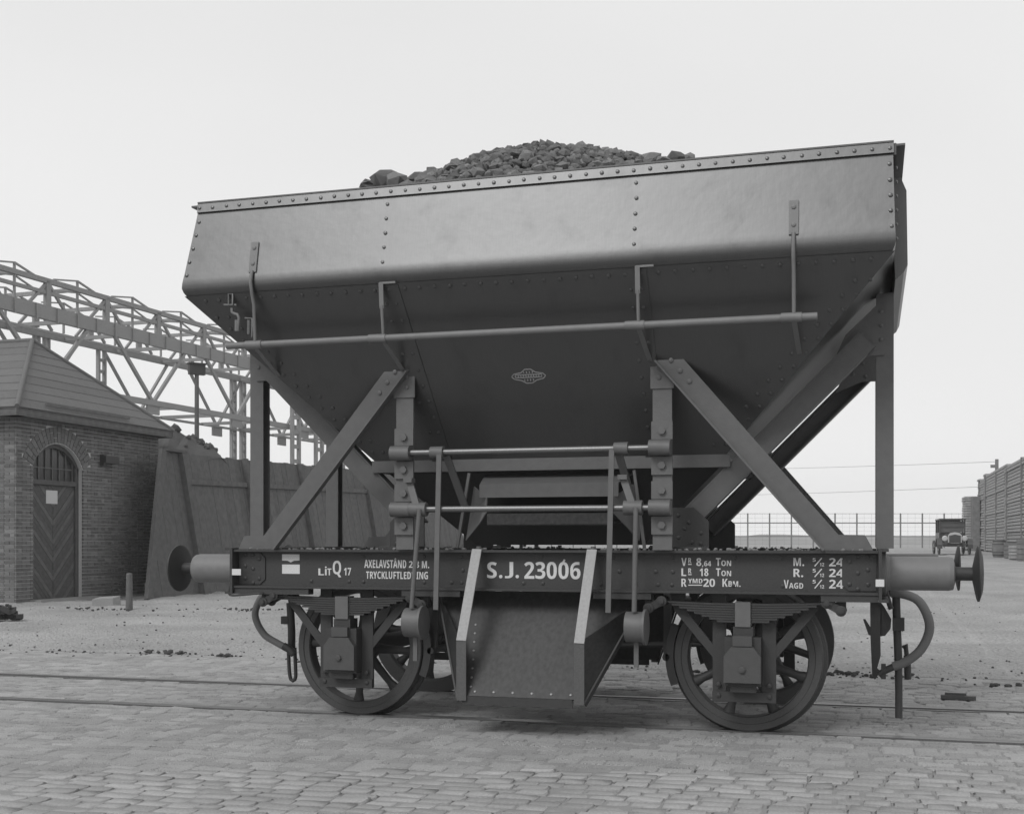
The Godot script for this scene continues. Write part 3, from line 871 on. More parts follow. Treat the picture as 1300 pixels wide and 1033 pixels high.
func lettering(w: Node3D) -> void:
	# text on the near sole bar, placed by the pixels that it covers
	letters(w, "L", 404, 411, 721.4, 730); letters(w, "i", 412.3, 414.6, 718.8, 730); letters(w, "T", 415.4, 420.6, 721.4, 730)
	letters(w, "Q", 422.3, 433.2, 711.5, 732.5); letters(w, "17", 436.5, 445.5, 720.6, 730)
	letters(w, "AXELAVSTÅND", 462.4, 515.6, 708.4, 720.8); letters(w, "2,8", 519, 532, 712, 722); letters(w, "M.", 535.5, 544.8, 712, 721.2)
	letters(w, "TRYCKLUFTLEDNING", 464.6, 543.2, 725.6, 734.4)
	letters(w, "S", 618.3, 630.6, 713.2, 733.8); letters(w, ".", 633.6, 637.8, 729.6, 733.8); letters(w, "J", 641, 651.6, 713.2, 733.8); letters(w, ".", 654.6, 658.8, 729.6, 733.8); letters(w, "23006", 665.6, 737, 713.2, 734.6)
	var st := mb()
	bar2(st, 714, 715.0, 717, 710.2, 0.012)
	put(st, "painted_tick", M.white_paint, w)
	var z := 842.0
	var rows := [[708.1, 718.2], [721.2, 731.0], [734.4, 744.6]]
	letters(w, "V", 865.2, 871.9, rows[0][0], rows[0][1]); letters(w, "R", 874, 878, 708.1, 714.4)
	letters(w, "8", 884.2, 890.6, rows[0][0], rows[0][1]); letters(w, ",64", 891.4, 903, 712, 719.6)
	letters(w, "T", 909.2, 915, rows[0][0], rows[0][1]); letters(w, "ON", 916, 928.4, 711.2, 718.2)
	letters(w, "L", 865.2, 871.4, rows[1][0], rows[1][1]); letters(w, "R", 874, 878, 721.2, 727.4)
	letters(w, "18", 888.4, 899.6, rows[1][0], rows[1][1]); letters(w, "T", 909.2, 915, rows[1][0], rows[1][1]); letters(w, "ON", 916, 928.4, 724.2, 731)
	letters(w, "R", 865.2, 871.9, rows[2][0], rows[2][1]); letters(w, "YMD", 873.8, 892, 734.4, 740)
	letters(w, "20", 893, 908, rows[2][0], rows[2][1]); letters(w, "K", 917.4, 924, rows[2][0], rows[2][1]); letters(w, "BM.", 925, 940.4, 737.6, 744.6)
	for q in [[873.8, 878.2, 716.2], [873.8, 878.2, 729.2], [874.0, 891.6, 742.6]]:
		st = mb()
		bar2(st, q[0], q[2], q[1], q[2], 0.006)
		put(st, "painted_underline", M.white_paint, w)
	letters(w, "M.", 1007.6, 1021.2, 708.1, 718.4); letters(w, "R.", 1007.6, 1020, 721.8, 732.4)
	letters(w, "V", 995.4, 1001.6, 736, 746.6); letters(w, "AGD", 1002, 1020, 739.8, 746.8)
	for r in [[708.2, 718.6], [721.9, 732.2], [735.8, 746.8]]:
		letters(w, "5", 1032, 1036, r[0], r[0] + 4.6)
		letters(w, "12", 1041, 1046.6, r[1] - 4.4, r[1])
		letters(w, "24", 1052.8, 1071.4, r[0], r[1])
		st = mb()
		bar2(st, 1034.6, r[1], 1043.6, r[0], 0.007)
		put(st, "painted_slash", M.white_paint, w)
	# white card holder: notched upper field, plain lower field
	st = mb()
	var zz := ZS + 0.001
	prism(st, [onz(358, 703.4, zz), onz(380, 703.4, zz), onz(380, 711.2, zz), onz(373, 711.6, zz), onz(369, 713.8, zz), onz(365, 711.6, zz), onz(358, 711.4, zz)], Vector3(0, 0, 0.002))
	put(st, "white_panel", M.white_paint, w)
	st = mb()
	prism(st, [onz(358, 716.3, zz), onz(380.4, 716.5, zz), onz(380.4, 728.3, zz), onz(358, 728.1, zz)], Vector3(0, 0, 0.002))
	put(st, "white_panel", M.white_paint, w)
	# maker's lozenge on the sloping side: an outlined lozenge with a band across it
	var nl := Vector3(0, -0.545, 0.838).normalized()
	var ux := Vector3.RIGHT
	var uy := Vector3(0, 0.838, 0.545).normalized()
	var c := Vector3(-0.01, 2.335, side_at(2.335)) + nl * 0.001
	st = mb()
	for ring in [[[-0.116, 0.0], [-0.10, 0.018], [-0.05, 0.026], [-0.02, 0.05], [0.02, 0.05], [0.05, 0.028], [0.10, 0.018], [0.116, 0.0], [0.10, -0.018], [0.05, -0.03], [0.02, -0.05], [-0.02, -0.05], [-0.05, -0.03], [-0.10, -0.018]], [[-0.09, 0.012], [0.09, 0.012], [0.09, -0.008], [-0.09, -0.008]]]:
		for i in ring.size():
			var a = ring[i]
			var b = ring[(i + 1) % ring.size()]
			beam(st, c + ux * a[0] + uy * a[1], c + ux * b[0] + uy * b[1], 0.006, 0.002, nl.cross(ux * (b[0] - a[0]) + uy * (b[1] - a[1])).normalized())
	for i in 9:
		beam(st, c + ux * (-0.07 + i * 0.0175) + uy * 0.008, c + ux * (-0.07 + i * 0.0175) - uy * 0.004, 0.006, 0.002, ux)
	for i in 4:
		beam(st, c + ux * (-0.03 + i * 0.02) + uy * -0.02, c + ux * (-0.03 + i * 0.02) - uy * 0.034, 0.007, 0.002, ux)
		beam(st, c + ux * (-0.03 + i * 0.02) + uy * 0.035, c + ux * (-0.03 + i * 0.02) + uy * 0.022, 0.007, 0.002, ux)
	put(st, "maker_badge", M.pale_paint, w)

# ---------- coal ----------
var lump_meshes := []
func heap_y(x: float, z: float) -> float:
	var dx := (x + 0.25)
	var e := absf(dx) / (1.05 if dx < 0.0 else 1.12)
	return 4.185 - 0.26 * pow(e, 1.7) - 0.42 * pow(absf(z - 0.05), 1.5)
var pebble_meshes := []
func make_lumps() -> void:
	for v in 12:
		lump_meshes.append(stone(3 + v % 2, 5 + v % 3, 3, 0.6, 0.95))
	for v in 8:
		pebble_meshes.append(stone(4, 6, 5, 0.5, 0.9))
func stone(rows: int, cols: int, cuts: int, near: float, far: float) -> ArrayMesh:   # a ball cut by random planes
	var st := mb()
	var planes := []
	for k in cuts:
		planes.append([Vector3(rng.randfn(), rng.randfn(), rng.randfn()).normalized(), rng.randf_range(near, far)])
	var P := []
	for i in rows + 1:
		var ring := []
		for j in cols:
			var th := PI * i / rows
			var ph := TAU * (j + (0.5 if i % 2 else 0.0)) / cols
			var d := Vector3(sin(th) * cos(ph), cos(th), sin(th) * sin(ph))
			var r := rng.randf_range(0.7, 1.2) if i > 0 and i < rows else 0.95
			for pl in planes:
				var k: float = d.dot(pl[0])
				if k > 0.05: r = minf(r, pl[1] / k)
			ring.append(d * Vector3(1.0, 0.85, 0.9) * r * 1.15)
		P.append(ring)
	for i in rows:
		for j in cols:
			var k := (j + 1) % cols
			if i == 0: tri(st, P[0][0], P[1][k], P[1][j])
			elif i == rows - 1: tri(st, P[i][j], P[i][k], P[rows][0])
			else: quad(st, P[i][j], P[i][k], P[i + 1][k], P[i + 1][j])
	st.generate_normals()
	return st.commit()
func build_coal() -> void:
	# what lies under the lumps
	var st := mb()
	var n := 44
	var m := 30
	var pt := func(i: int, j: int) -> Vector3:
		var x := lerpf(-2.25, 2.24, float(i) / n)
		var z := lerpf(-1.42, 1.42, float(j) / m)
		return Vector3(x, maxf(heap_y(x, z) - 0.05, 3.38) + noise.get_noise_2d(x * 60, z * 60) * 0.03, z)
	for i in n:
		for j in m:
			quad(st, pt.call(i, j), pt.call(i, j + 1), pt.call(i + 1, j + 1), pt.call(i + 1, j))
	stuff(tag(put(st, "coal", M.coal_dark), "bed of small coal filling the hopper wagon to its rim", "coal"))
	# small lumps all over the heap
	for k in 3:
		var sm := mb()
		for i in 700:
			var x := rng.randf_range(-1.8, 1.5)
			var z := rng.randf_range(-0.5, 1.36)
			var r := rng.randf_range(0.022, 0.05)
			sm.append_from(lump_meshes[rng.randi() % 12], 0, Transform3D(Basis.from_euler(Vector3(rng.randf() * TAU, rng.randf() * TAU, 0)).scaled(Vector3.ONE * r), Vector3(x, maxf(heap_y(x, z) - 0.045, 3.39) + 0.01, z)))
		stuff(tag(put_raw(sm, numbered("small_coal"), [M.coal, M.coal_dark, M.coal_pale][k]), "%s small coal lying between the big lumps on the hopper wagon" % ["grey", "darkest", "palest"][k], "coal"))
	# the large lumps that show above the rim, front ones first
	var mats := [M.coal, M.coal, M.coal_dark, M.coal_pale]
	var spots := []
	for tries in 4000:
		var x := rng.randf_range(-1.34, 0.98)
		var z := rng.randf_range(-0.25, 1.2)
		var y := maxf(heap_y(x, z), 3.4)
		var r := rng.randf_range(0.028, 0.056)
		if x < -0.75: r *= rng.randf_range(1.0, 1.7)
		var line := EYE.y + (3.578 - EYE.y) * (EYE.z - z) / (EYE.z - 1.46)
		if y + r * 0.6 < line: continue
		var free := true
		for o in spots:
			if (o[0] as Vector3).distance_to(Vector3(x, y, z)) < (o[1] + r) * 0.78:
				free = false
				break
		if free: spots.append([Vector3(x, y, z), r])
		if spots.size() >= 285: break
	for o in spots:
		lump(o[0], o[1], mats[rng.randi() % 4])
	for q in [[-1.24, 0.60, 0.12], [-1.12, 0.70, 0.09], [-1.0, 0.60, 0.10], [-1.33, 0.75, 0.06], [-0.88, 0.75, 0.08], [0.66, 0.35, 0.08], [0.84, 0.35, 0.07], [0.76, 0.45, 0.05], [0.95, 0.4, 0.04]]:
		var line: float = EYE.y + (3.578 - EYE.y) * (EYE.z - q[1]) / (EYE.z - 1.46)
		lump(Vector3(q[0], line + q[2] * (0.25 if q[0] < 0.0 else 0.1), q[1]), q[2], mats[rng.randi() % 4], "big angular coal lump at the thin ends of the heap on the hopper wagon" if q[2] > 0.065 else "")
func lump(p: Vector3, r: float, m: Material, label := "") -> void:
	var o := MeshInstance3D.new()
	o.name = numbered("coal_lump")
	o.mesh = lump_meshes[rng.randi() % lump_meshes.size()]
	o.set_surface_override_material(0, m)
	o.transform = Transform3D(Basis.from_euler(Vector3(rng.randf() * TAU, rng.randf() * TAU, rng.randf() * TAU)).scaled(Vector3(rng.randf_range(0.85, 1.25), rng.randf_range(0.7, 1.0), 1.0) * r), p)
	add_child(o)
	tag(o, label if label != "" else "angular lump of coal heaped above the rim of the hopper wagon", "coal lump", "coal lumps heaped on the hopper wagon")

# ---------- ground ----------
const EDGE := -2.92
func ground_y(x: float, z: float) -> float:
	var d := -z - 16.0
	var rise := 0.0
	if d > 0.0:
		rise = 0.74 * (1.0 - exp(-d / 32.0))
	return rise
func build_ground() -> void:
	var xs := []
	var zs := []
	var x := -260.0
	while x < 260.0:
		xs.append(x)
		x += clampf((absf(x + 1.0) - 14.0) * 0.12, 0.28, 40.0)
	xs.append(260.0)
	var z := EDGE - 0.07
	while z > -260.0:
		zs.append(z)
		z -= clampf((-z - 16.0) * 0.1, 0.26, 40.0)
	zs.append(-260.0)
	var st := mb()
	st.set_smooth_group(1)
	var hy := func(a: float, b: float) -> float:
		var k := clampf((EDGE - b) / 1.2, 0.0, 1.0)
		var bumps := noise.get_noise_2d(a * 14, b * 14) * 0.06 + noise.get_noise_2d(a * 55 + 90, b * 55) * 0.03
		var ruts := 0.0
		if absf(a) < 30.0 and b > -16.0:
			ruts = -0.03 * exp(-pow(fposmod(b + 0.05 * a, 1.7) - 0.85, 2.0) / 0.03) * smoothstep(0.0, 1.0, noise.get_noise_2d(a * 2.0, b * 8.0) + 0.6)
		return ground_y(a, b) - 0.012 + (bumps + ruts) * k * (1.0 if b > -60.0 else 0.0)
	for i in xs.size() - 1:
		for j in zs.size() - 1:
			var p := [Vector3(xs[i], hy.call(xs[i], zs[j]), zs[j]), Vector3(xs[i + 1], hy.call(xs[i + 1], zs[j]), zs[j]), Vector3(xs[i + 1], hy.call(xs[i + 1], zs[j + 1]), zs[j + 1]), Vector3(xs[i], hy.call(xs[i], zs[j + 1]), zs[j + 1])]
			quad(st, p[0], p[1], p[2], p[3])
	structure(put(st, "ground", M.dirt))
	# bed under the setts, and the quay beyond the edges of the paved strip
	st = mb()
	quad(st, Vector3(-260, -0.014, 60), Vector3(260, -0.014, 60), Vector3(260, -0.014, EDGE - 0.09), Vector3(-260, -0.014, EDGE - 0.09))
	structure(put(st, "pavement_bed", M.joint_sand))
	# rails: running head, groove, guard
	for s in [1, -1]:
		st = mb()
		box(st, -60, 40, -0.03, 0.0, s * 0.7175, s * 0.7825)
		structure(put(st, "rail", M.rail_steel))
		st = mb()
		box(st, -60, 40, -0.03, -0.006, s * 0.645, s * 0.672)
		structure(put(st, "guard_rail", M.rail_steel))
	# setts
	var pave := Node3D.new()
	pave.name = "pavement"
	add_child(pave)
	structure(pave)
	var bands := [[EDGE, -0.80], [-0.635, 0.635], [0.80, 4.6]]
	var near := []
	for b in bands:
		var zz: float = b[0]
		while zz < b[1] - 0.05:
			var dz := rng.randf_range(0.095, 0.125)
			if b[1] - zz - dz < 0.07: dz = b[1] - zz
			var xx := -16.0 + rng.randf() * 0.2
			while xx < 9.0:
				var dx := rng.randf_range(0.12, 0.22)
				var c := Vector3(xx + dx * 0.5, 0, zz + dz * 0.5)
				var q := seen_at(c)
				if q.z > 3.0 and q.x > -140 and q.x < 1440 and q.y < 1180:
					near.append([c, dx, dz, q])
				xx += dx
			zz += dz
	near.sort_custom(func(a, b): return a[3].z < b[3].z)
	var protos := []
	for k in 12:
		protos.append(sett_mesh(k))
	var singles := 0
	var rest := []
	for k in 4: rest.append(mb())
	for a in near:
		var inside: bool = a[3].x > 0 and a[3].x < 1300 and a[3].y < 1033
		var kind := rng.randi() % 4
		var c: Vector3 = a[0]
		var wob := noise.get_noise_2d(c.x * 30, c.z * 30) * 0.009
		var t := Transform3D(Basis.from_euler(Vector3(rng.randfn(0, 0.022), rng.randfn(0, 0.03), rng.randfn(0, 0.022))).scaled_local(Vector3(a[1] - 0.006, 1, a[2] - 0.006)), c + Vector3(0, -0.010 + wob + rng.randfn(0, 0.002), 0))
		if inside and singles < 300:
			var o := MeshInstance3D.new()
			o.name = "sett"
			o.mesh = protos[rng.randi() % 12]
			o.set_surface_override_material(0, M["sett_%d" % kind])
			o.transform = t
			pave.add_child(o, true)
			singles += 1
		else:
			rest[kind].append_from(protos[rng.randi() % 12], 0, t)
	for k in 4:
		var o := MeshInstance3D.new()
		o.name = "setts"
		o.mesh = rest[k].commit()
		o.mesh.surface_set_material(0, M["sett_%d" % k])
		pave.add_child(o, true)
		stuff(o)
	# scraps lying along the edge of the paving
	st = mb()
	for i in 260:
		var a := rng.randf_range(-9.0, 5.0)
		var u := rng.randf()
		crumb(st, Vector3(a, -0.012, EDGE + rng.randfn(0.0, 0.12) + (0.0 if u < 0.7 else rng.randf_range(-0.9, 0.5))), rng.randf_range(0.006, 0.022))
	for q in [[-5.35, -3.05, 30, 0.16], [-4.6, -2.9, 14, 0.12], [0.9, -2.75, 30, 0.35], [1.9, -2.85, 40, 0.4], [3.2, -2.4, 8, 0.1], [-11.0, -10.2, 18, 0.5], [-9.0, -10.8, 22, 0.5], [-8.2, -11.2, 16, 0.35], [-12.0, -10.5, 12, 0.3]]:
		for i in q[2]:
			var a: float = q[0] + rng.randfn(0, q[3])
			var b: float = q[1] + rng.randfn(0, q[3] * 0.35)
			crumb(st, Vector3(a, -0.006, b), rng.randf_range(0.01, 0.036))
	var pb := mb()
	for i in 3200:
		var a := rng.randf_range(-16.0, 9.0)
		var b := EDGE - 0.1 - pow(rng.randf(), 1.6) * 13.0
		crumb(pb, Vector3(a, -0.012 + noise.get_noise_2d(a * 14, b * 14) * 0.05, b), rng.randf_range(0.004, 0.015))
	var pd := mb()
	for i in 500:
		var a := rng.randf_range(-16.0, 9.0)
		var b := EDGE - 0.1 - pow(rng.randf(), 1.4) * 13.0
		crumb(pd, Vector3(a, -0.012 + noise.get_noise_2d(a * 14, b * 14) * 0.06, b), rng.randf_range(0.006, 0.02))
	stuff(tag(put_raw(pd, "dark_gravel", M.heap), "dark clinker bits strewn over the bare ground behind the track", "gravel"))
	stuff(tag(put_raw(pb, "gravel", M.sett_3), "loose gravel strewn over the bare ground behind the track", "gravel"))
	stuff(tag(put_raw(st, "scraps", M.debris), "dark scraps and clods scattered along the edge of the cobbles", "debris"))
	st = mb()
	beam(st, onz(1217, 886, -1.35) * Vector3(1, 0, 1) + Vector3(-0.13, 0.012, 0), onz(1217, 886, -1.35) * Vector3(1, 0, 1) + Vector3(0.13, 0.012, 0.03), 0.03, 0.06)
	beam(st, onz(1217, 886, -1.35) * Vector3(1, 0, 1) + Vector3(-0.10, 0.036, -0.01), onz(1217, 886, -1.35) * Vector3(1, 0, 1) + Vector3(0.06, 0.036, 0.0), 0.018, 0.035)
	tag(put(st, "wood_scrap", M.door_wood), "short dark stick lying on the cobbles beyond the rails", "wood scrap")
func sett_mesh(k: int) -> ArrayMesh:
	var st := mb()
	var e := 0.09 + 0.04 * (k % 3)
	var t := []
	var o := []
	var mid := []
	for q in [[-0.5, -0.5], [0.5, -0.5], [0.5, 0.5], [-0.5, 0.5]]:
		o.append(Vector3(q[0] * rng.randf_range(0.93, 1.0), -0.03, q[1] * rng.randf_range(0.94, 1.0)))
		mid.append(o[-1] + Vector3(0, 0.026 + rng.randf_range(-0.003, 0.003), 0))
		t.append(Vector3(q[0] * (1.0 - e * rng.randf_range(0.7, 1.4)), rng.randf_range(0.001, 0.006), q[1] * (1.0 - e * 1.3 * rng.randf_range(0.7, 1.4))))
	st.set_smooth_group(2)
	var top := Vector3(rng.randf_range(-0.1, 0.1), rng.randf_range(0.003, 0.007), rng.randf_range(-0.1, 0.1))
	for i in 4:
		var j := (i + 1) % 4
		tri(st, t[j], t[i], top)
		quad(st, mid[j], mid[i], t[i], t[j])
		quad(st, o[j], o[i], mid[i], mid[j])
	st.generate_normals()
	return st.commit()

# ---------- brick house ----------
func build_house() -> void:
	var X := -14.2
	var z1 := -11.55
	var z0 := -16.6
	var top := 3.72
	var back := -22.0
	var dz0 := -13.70     # door opening
	var dz1 := -12.08
	var spring_y := 2.80
	var AR := 0.914        # door arch: radius and height of its centre
	var AY := 2.376
	var h := thing("brick_house", "small brick house with hipped roof and arched plank door beside the board wall", "building", Vector3(X, 0, (z0 + z1) * 0.5))
	var off := -h.position
	# mortar core: walls with thickness, front wall in three pieces round the door
	var st := mb()
	box(st, X - 0.3, X - 0.016, -0.1, top, z0, dz0 - 0.0)
	box(st, X - 0.3, X - 0.016, -0.1, top, dz1, z1 - 0.016)
	var arch := []
	var N := 12
	var mid := (dz0 + dz1) * 0.5
	var hw := (dz1 - dz0) * 0.5
	for i in N + 1:
		var u := -1.0 + 2.0 * i / N
		var ang := asin(hw / AR) * u
		arch.append(Vector3(X - 0.016, AY + AR * cos(ang), mid + AR * sin(ang)))
	var lintel := [Vector3(X - 0.016, top, dz1), Vector3(X - 0.016, top, dz0)]
	prism(st, lintel + arch, Vector3(-0.284, 0, 0))
	box(st, back, X - 0.301, -0.1, top, z1 - 0.3, z1 - 0.016)
	box(st, back, X - 0.301, -0.1, top, z0, z0 + 0.3)
	box(st, back, back + 0.3, -0.1, top, z0 + 0.301, z1 - 0.301)
	shift(put(st, "mortar", M.mortar, h), off)
	# bricks, laid course by course on the two faces that show
	var bs := []
	for k in 4: bs.append(mb())
	var course := 0.077
	var rows := int((top - 0.02) / course)
	for r in rows:
		var y := 0.02 + r * course
		for face in 2:
			var a := z0 if face == 0 else -17.6
			var b := z1 if face == 0 else X
			var u := a - (0.0 if r % 2 else 0.125)
			while u < b:
				var len := 0.25 if r % 2 == 0 else 0.125
				var p0 := maxf(u, a)
				var p1 := minf(u + len - 0.013, b)
				u += len
				if p1 - p0 < 0.03: continue
				var k: int = clampi(int(rng.randfn(1.5, 0.9)), 0, 3)
				var pr := rng.randf_range(-0.003, 0.003)
				if face == 0:
					var c := (p0 + p1) * 0.5
					var e := Vector2(c - mid, y + 0.032 - AY)
					if e.length() < AR + 0.36 and absf(e.angle_to(Vector2(0, 1))) < 1.10 and y > 2.4: continue
					if y < spring_y:
						if p0 > dz0 - 0.01 and p1 < dz1 + 0.01: continue
						if p0 < dz0 and p1 > dz0: p1 = dz0
						if p0 < dz1 and p1 > dz1: p0 = dz1
						if p1 - p0 < 0.02: continue
					box(bs[k], X - 0.03, X + pr, y, y + 0.064, p0, p1)
				else:
					box(bs[k], p0, p1, y, y + 0.064, z1 - 0.03, z1 + pr)
	for k in 4:
		stuff(shift(put(bs[k], "brickwork", M["brick_%d" % k], h), off))
	# arch bricks, one by one: alternately long below and long above
	var cen := Vector3(X - 0.05, AY, mid)
	for i in 21:
		var a := deg_to_rad(-60.5 + 121.0 * i / 20.0)
		var d := Vector3(0, cos(a), sin(a))
		var side := d.cross(Vector3(1, 0, 0))
		var cuts := [[0.015, 0.225], [0.238, 0.345]] if i % 2 == 0 else [[0.015, 0.115], [0.128, 0.345]]
		for q in cuts:
			st = mb()
			var r0: float = AR + q[0]
			var r1: float = AR + q[1]
			var h0 := r0 * deg_to_rad(121.0 / 20.0) * 0.5 - 0.008
			var h1 := r1 * deg_to_rad(121.0 / 20.0) * 0.5 - 0.009
			prism(st, [cen + d * r0 - side * h0, cen + d * r0 + side * h0, cen + d * r1 + side * h1, cen + d * r1 - side * h1], Vector3(0.056 + rng.randf_range(-0.003, 0.003), 0, 0))
			shift(put(st, "arch_brick", M["brick_%d" % (1 + rng.randi() % 2)], h), off)
	# door: frame, two leaves of slanting planks, transom with panes
	var xd := X - 0.16
	st = mb()
	box(st, xd - 0.05, xd + 0.05, 0.0, spring_y, dz0 + 0.001, dz0 + 0.11)
	box(st, xd - 0.05, xd + 0.05, 0.0, spring_y, dz1 - 0.11, dz1 - 0.001)
	box(st, xd - 0.05, xd + 0.06, 2.42, 2.52, dz0 + 0.111, dz1 - 0.111)
	for i in N:
		beam(st, arch[i] + Vector3(xd - X + 0.016, -0.045, 0), arch[i + 1] + Vector3(xd - X + 0.016, -0.045, 0), 0.09, 0.1)
	var door := shift(put(st, "door", M.door_wood, h), off)
	for leaf in 2:
		var la := dz0 + 0.112 if leaf == 0 else mid + 0.006
		var lb := mid - 0.006 if leaf == 0 else dz1 - 0.112
		var sgn := 1.0 if leaf == 0 else -1.0
		var k := -6
		while k < 26:
			# slanting plank clipped to the leaf
			var poly := PackedVector2Array()
			var y0 := k * 0.13
			var y1 := y0 + 0.122
			var wl := lb - la
			if leaf == 0: poly = PackedVector2Array([Vector2(la, y0 + wl), Vector2(lb, y0), Vector2(lb, y1), Vector2(la, y1 + wl)])
			else: poly = PackedVector2Array([Vector2(la, y0), Vector2(lb, y0 + wl), Vector2(lb, y1 + wl), Vector2(la, y1)])
			var cut := Geometry2D.intersect_polygons(poly, PackedVector2Array([Vector2(la, 0.02), Vector2(lb, 0.02), Vector2(lb, 2.41), Vector2(la, 2.41)]))
			for c in cut:
				if c.size() < 3: continue
				var pts := []
				for q in c: pts.append(Vector3(xd - 0.02, q.y, q.x))
				st = mb()
				prism(st, pts, Vector3(0.03 + rng.randf_range(-0.004, 0.004), 0, 0))
				put(st, "plank", M.door_wood if k % 3 else M.fascia, door)
			k += 1
	st = mb()
	box(st, xd - 0.03, xd - 0.021, 0.0, 2.42, dz0 + 0.111, dz1 - 0.111)
	put(st, "door_backing", M.door_wood, door)
	st = mb()
	prism(st, [Vector3(xd - 0.03, 2.521, dz1 - 0.111), Vector3(xd - 0.03, 2.521, dz0 + 0.111)] + arch.slice(1, N).map(func(p): return p + Vector3(xd - X - 0.014, -0.09, 0)), Vector3(0.004, 0, 0))
	put(st, "transom_glass", M.dark_glass, door)
	for i in 7:
		st = mb()
		var zz := lerpf(dz0 + 0.15, dz1 - 0.15, i / 6.0)
		box(st, xd - 0.02, xd, 2.521, AY + sqrt(AR * AR - (zz - mid) * (zz - mid)) - 0.09, zz - 0.012, zz + 0.012)
		put(st, "glazing_bar", M.fascia, door)
	st = mb()
	box(st, xd - 0.021, xd - 0.001, 2.76, 2.785, dz0 + 0.12, dz1 - 0.12)
	put(st, "glazing_bar", M.fascia, door)
	st = mb()
	box(st, xd + 0.012, xd + 0.018, 2.03, 2.31, -13.03, -12.66)
	put(st, "paper_notice", M.paper, door)
	st = mb()
	box(st, X + 0.02, X + 0.16, 2.97, 3.13, -14.80, -14.30)
	box(st, X + 0.0, X + 0.10, 2.92, 3.16, -14.42, -14.30)
	shift(put(st, "wall_lamp", M.black_paint, h), off)
	st = mb()
	box(st, X - 0.01, X + 0.25, -0.1, 0.05, dz0 - 0.3, dz1 + 0.1)
	shift(put(st, "door_step", M.sett_0, h), off)
	# roof: hipped, with eaves boards and rows of roofing
	var ea := Vector3(-13.86, 3.88, -11.16)
	var eb := Vector3(-13.86, 3.88, -16.72)
	var ap := Vector3(-15.68, 5.69, -13.93)
	var ec := Vector3(back - 0.3, 3.88, -11.16)
	var ed := Vector3(back - 0.3, 3.88, -16.72)
	var bp := Vector3(back + 1.5, 5.69, -13.93)
	st = mb()
	var dn := Vector3(0, -0.03, 0)
	for q in [[eb, ea, ap, ap], [ea, ec, bp, ap], [ed, eb, ap, bp], [ec, ed, bp, bp]]:
		tri(st, q[0] + dn, q[1] + dn, q[2] + dn)
		if q[2] != q[3]: tri(st, q[0] + dn, q[2] + dn, q[3] + dn)
	var roof := shift(put(st, "roof", M.fascia, h), off)
	roof_face(roof, eb, ea, ap, ap)
	roof_face(roof, ea, ec, bp, ap)
	roof_face(roof, ed, eb, ap, bp)
	roof_face(roof, ec, ed, bp, bp)
	st = mb()
	for e in [[ea, eb], [ea, ec], [eb, ed]]:
		var a: Vector3 = e[0]
		var b: Vector3 = e[1]
		var inw := Vector3(-0.03, 0, 0) if absf(a.x - b.x) < 0.01 else Vector3(0, 0, -0.03 if a.z > -14.0 else 0.03)
		beam(st, a + inw + Vector3(0, -0.07, 0), b + inw + Vector3(0, -0.07, 0), 0.12, 0.03)
		beam(st, a + inw * 6 + Vector3(0, -0.15, 0), b + inw * 6 + Vector3(0, -0.15, 0), 0.03, 0.34)
	put(st, "eaves_board", M.fascia, roof)
	st = mb()
	tube(st, [ap + Vector3(0, 0.01, 0), ea + Vector3(0, 0.01, 0)], 0.05, 8)
	tube(st, [ap + Vector3(0, 0.01, 0), eb + Vector3(0, 0.01, 0)], 0.05, 8)
	tube(st, [ap + Vector3(0, 0.01, 0), bp + Vector3(0, 0.01, 0)], 0.05, 8)
	put(st, "ridge_roll", M.roofing, roof)
	st = mb()
	beam(st, Vector3(-13.92, 4.02, -12.1), Vector3(-13.92, 4.02, -15.0), 0.05, 0.04)
	put(st, "snow_board", M.fascia, roof)
func roof_face(roof: Node3D, a: Vector3, b: Vector3, c: Vector3, d: Vector3) -> void:   # eave a-b, top c-d, in lapped strips
	var n := 9
	for i in n:
		var t0 := float(i) / n
		var t1 := float(i + 1) / n
		var l0 := a.lerp(d, t0)
		var r0 := b.lerp(c, t0)
		var l1 := a.lerp(d, t1)
		var r1 := b.lerp(c, t1)
		var up := Vector3(0, 0.014, 0)
		var st := mb()
		var wob := Vector3(0, rng.randf_range(-0.004, 0.004), 0)
		quad(st, r0 + up + wob, l0 + up + wob, l1, r1)
		quad(st, l0 + up + wob, r0 + up + wob, r0, l0)
		put(st, "roofing_strip", M.roofing if rng.randf() < 0.6 else M.roofing_worn, roof)
func shift(o: Node3D, by: Vector3) -> Node3D:
	o.position += by
	return o

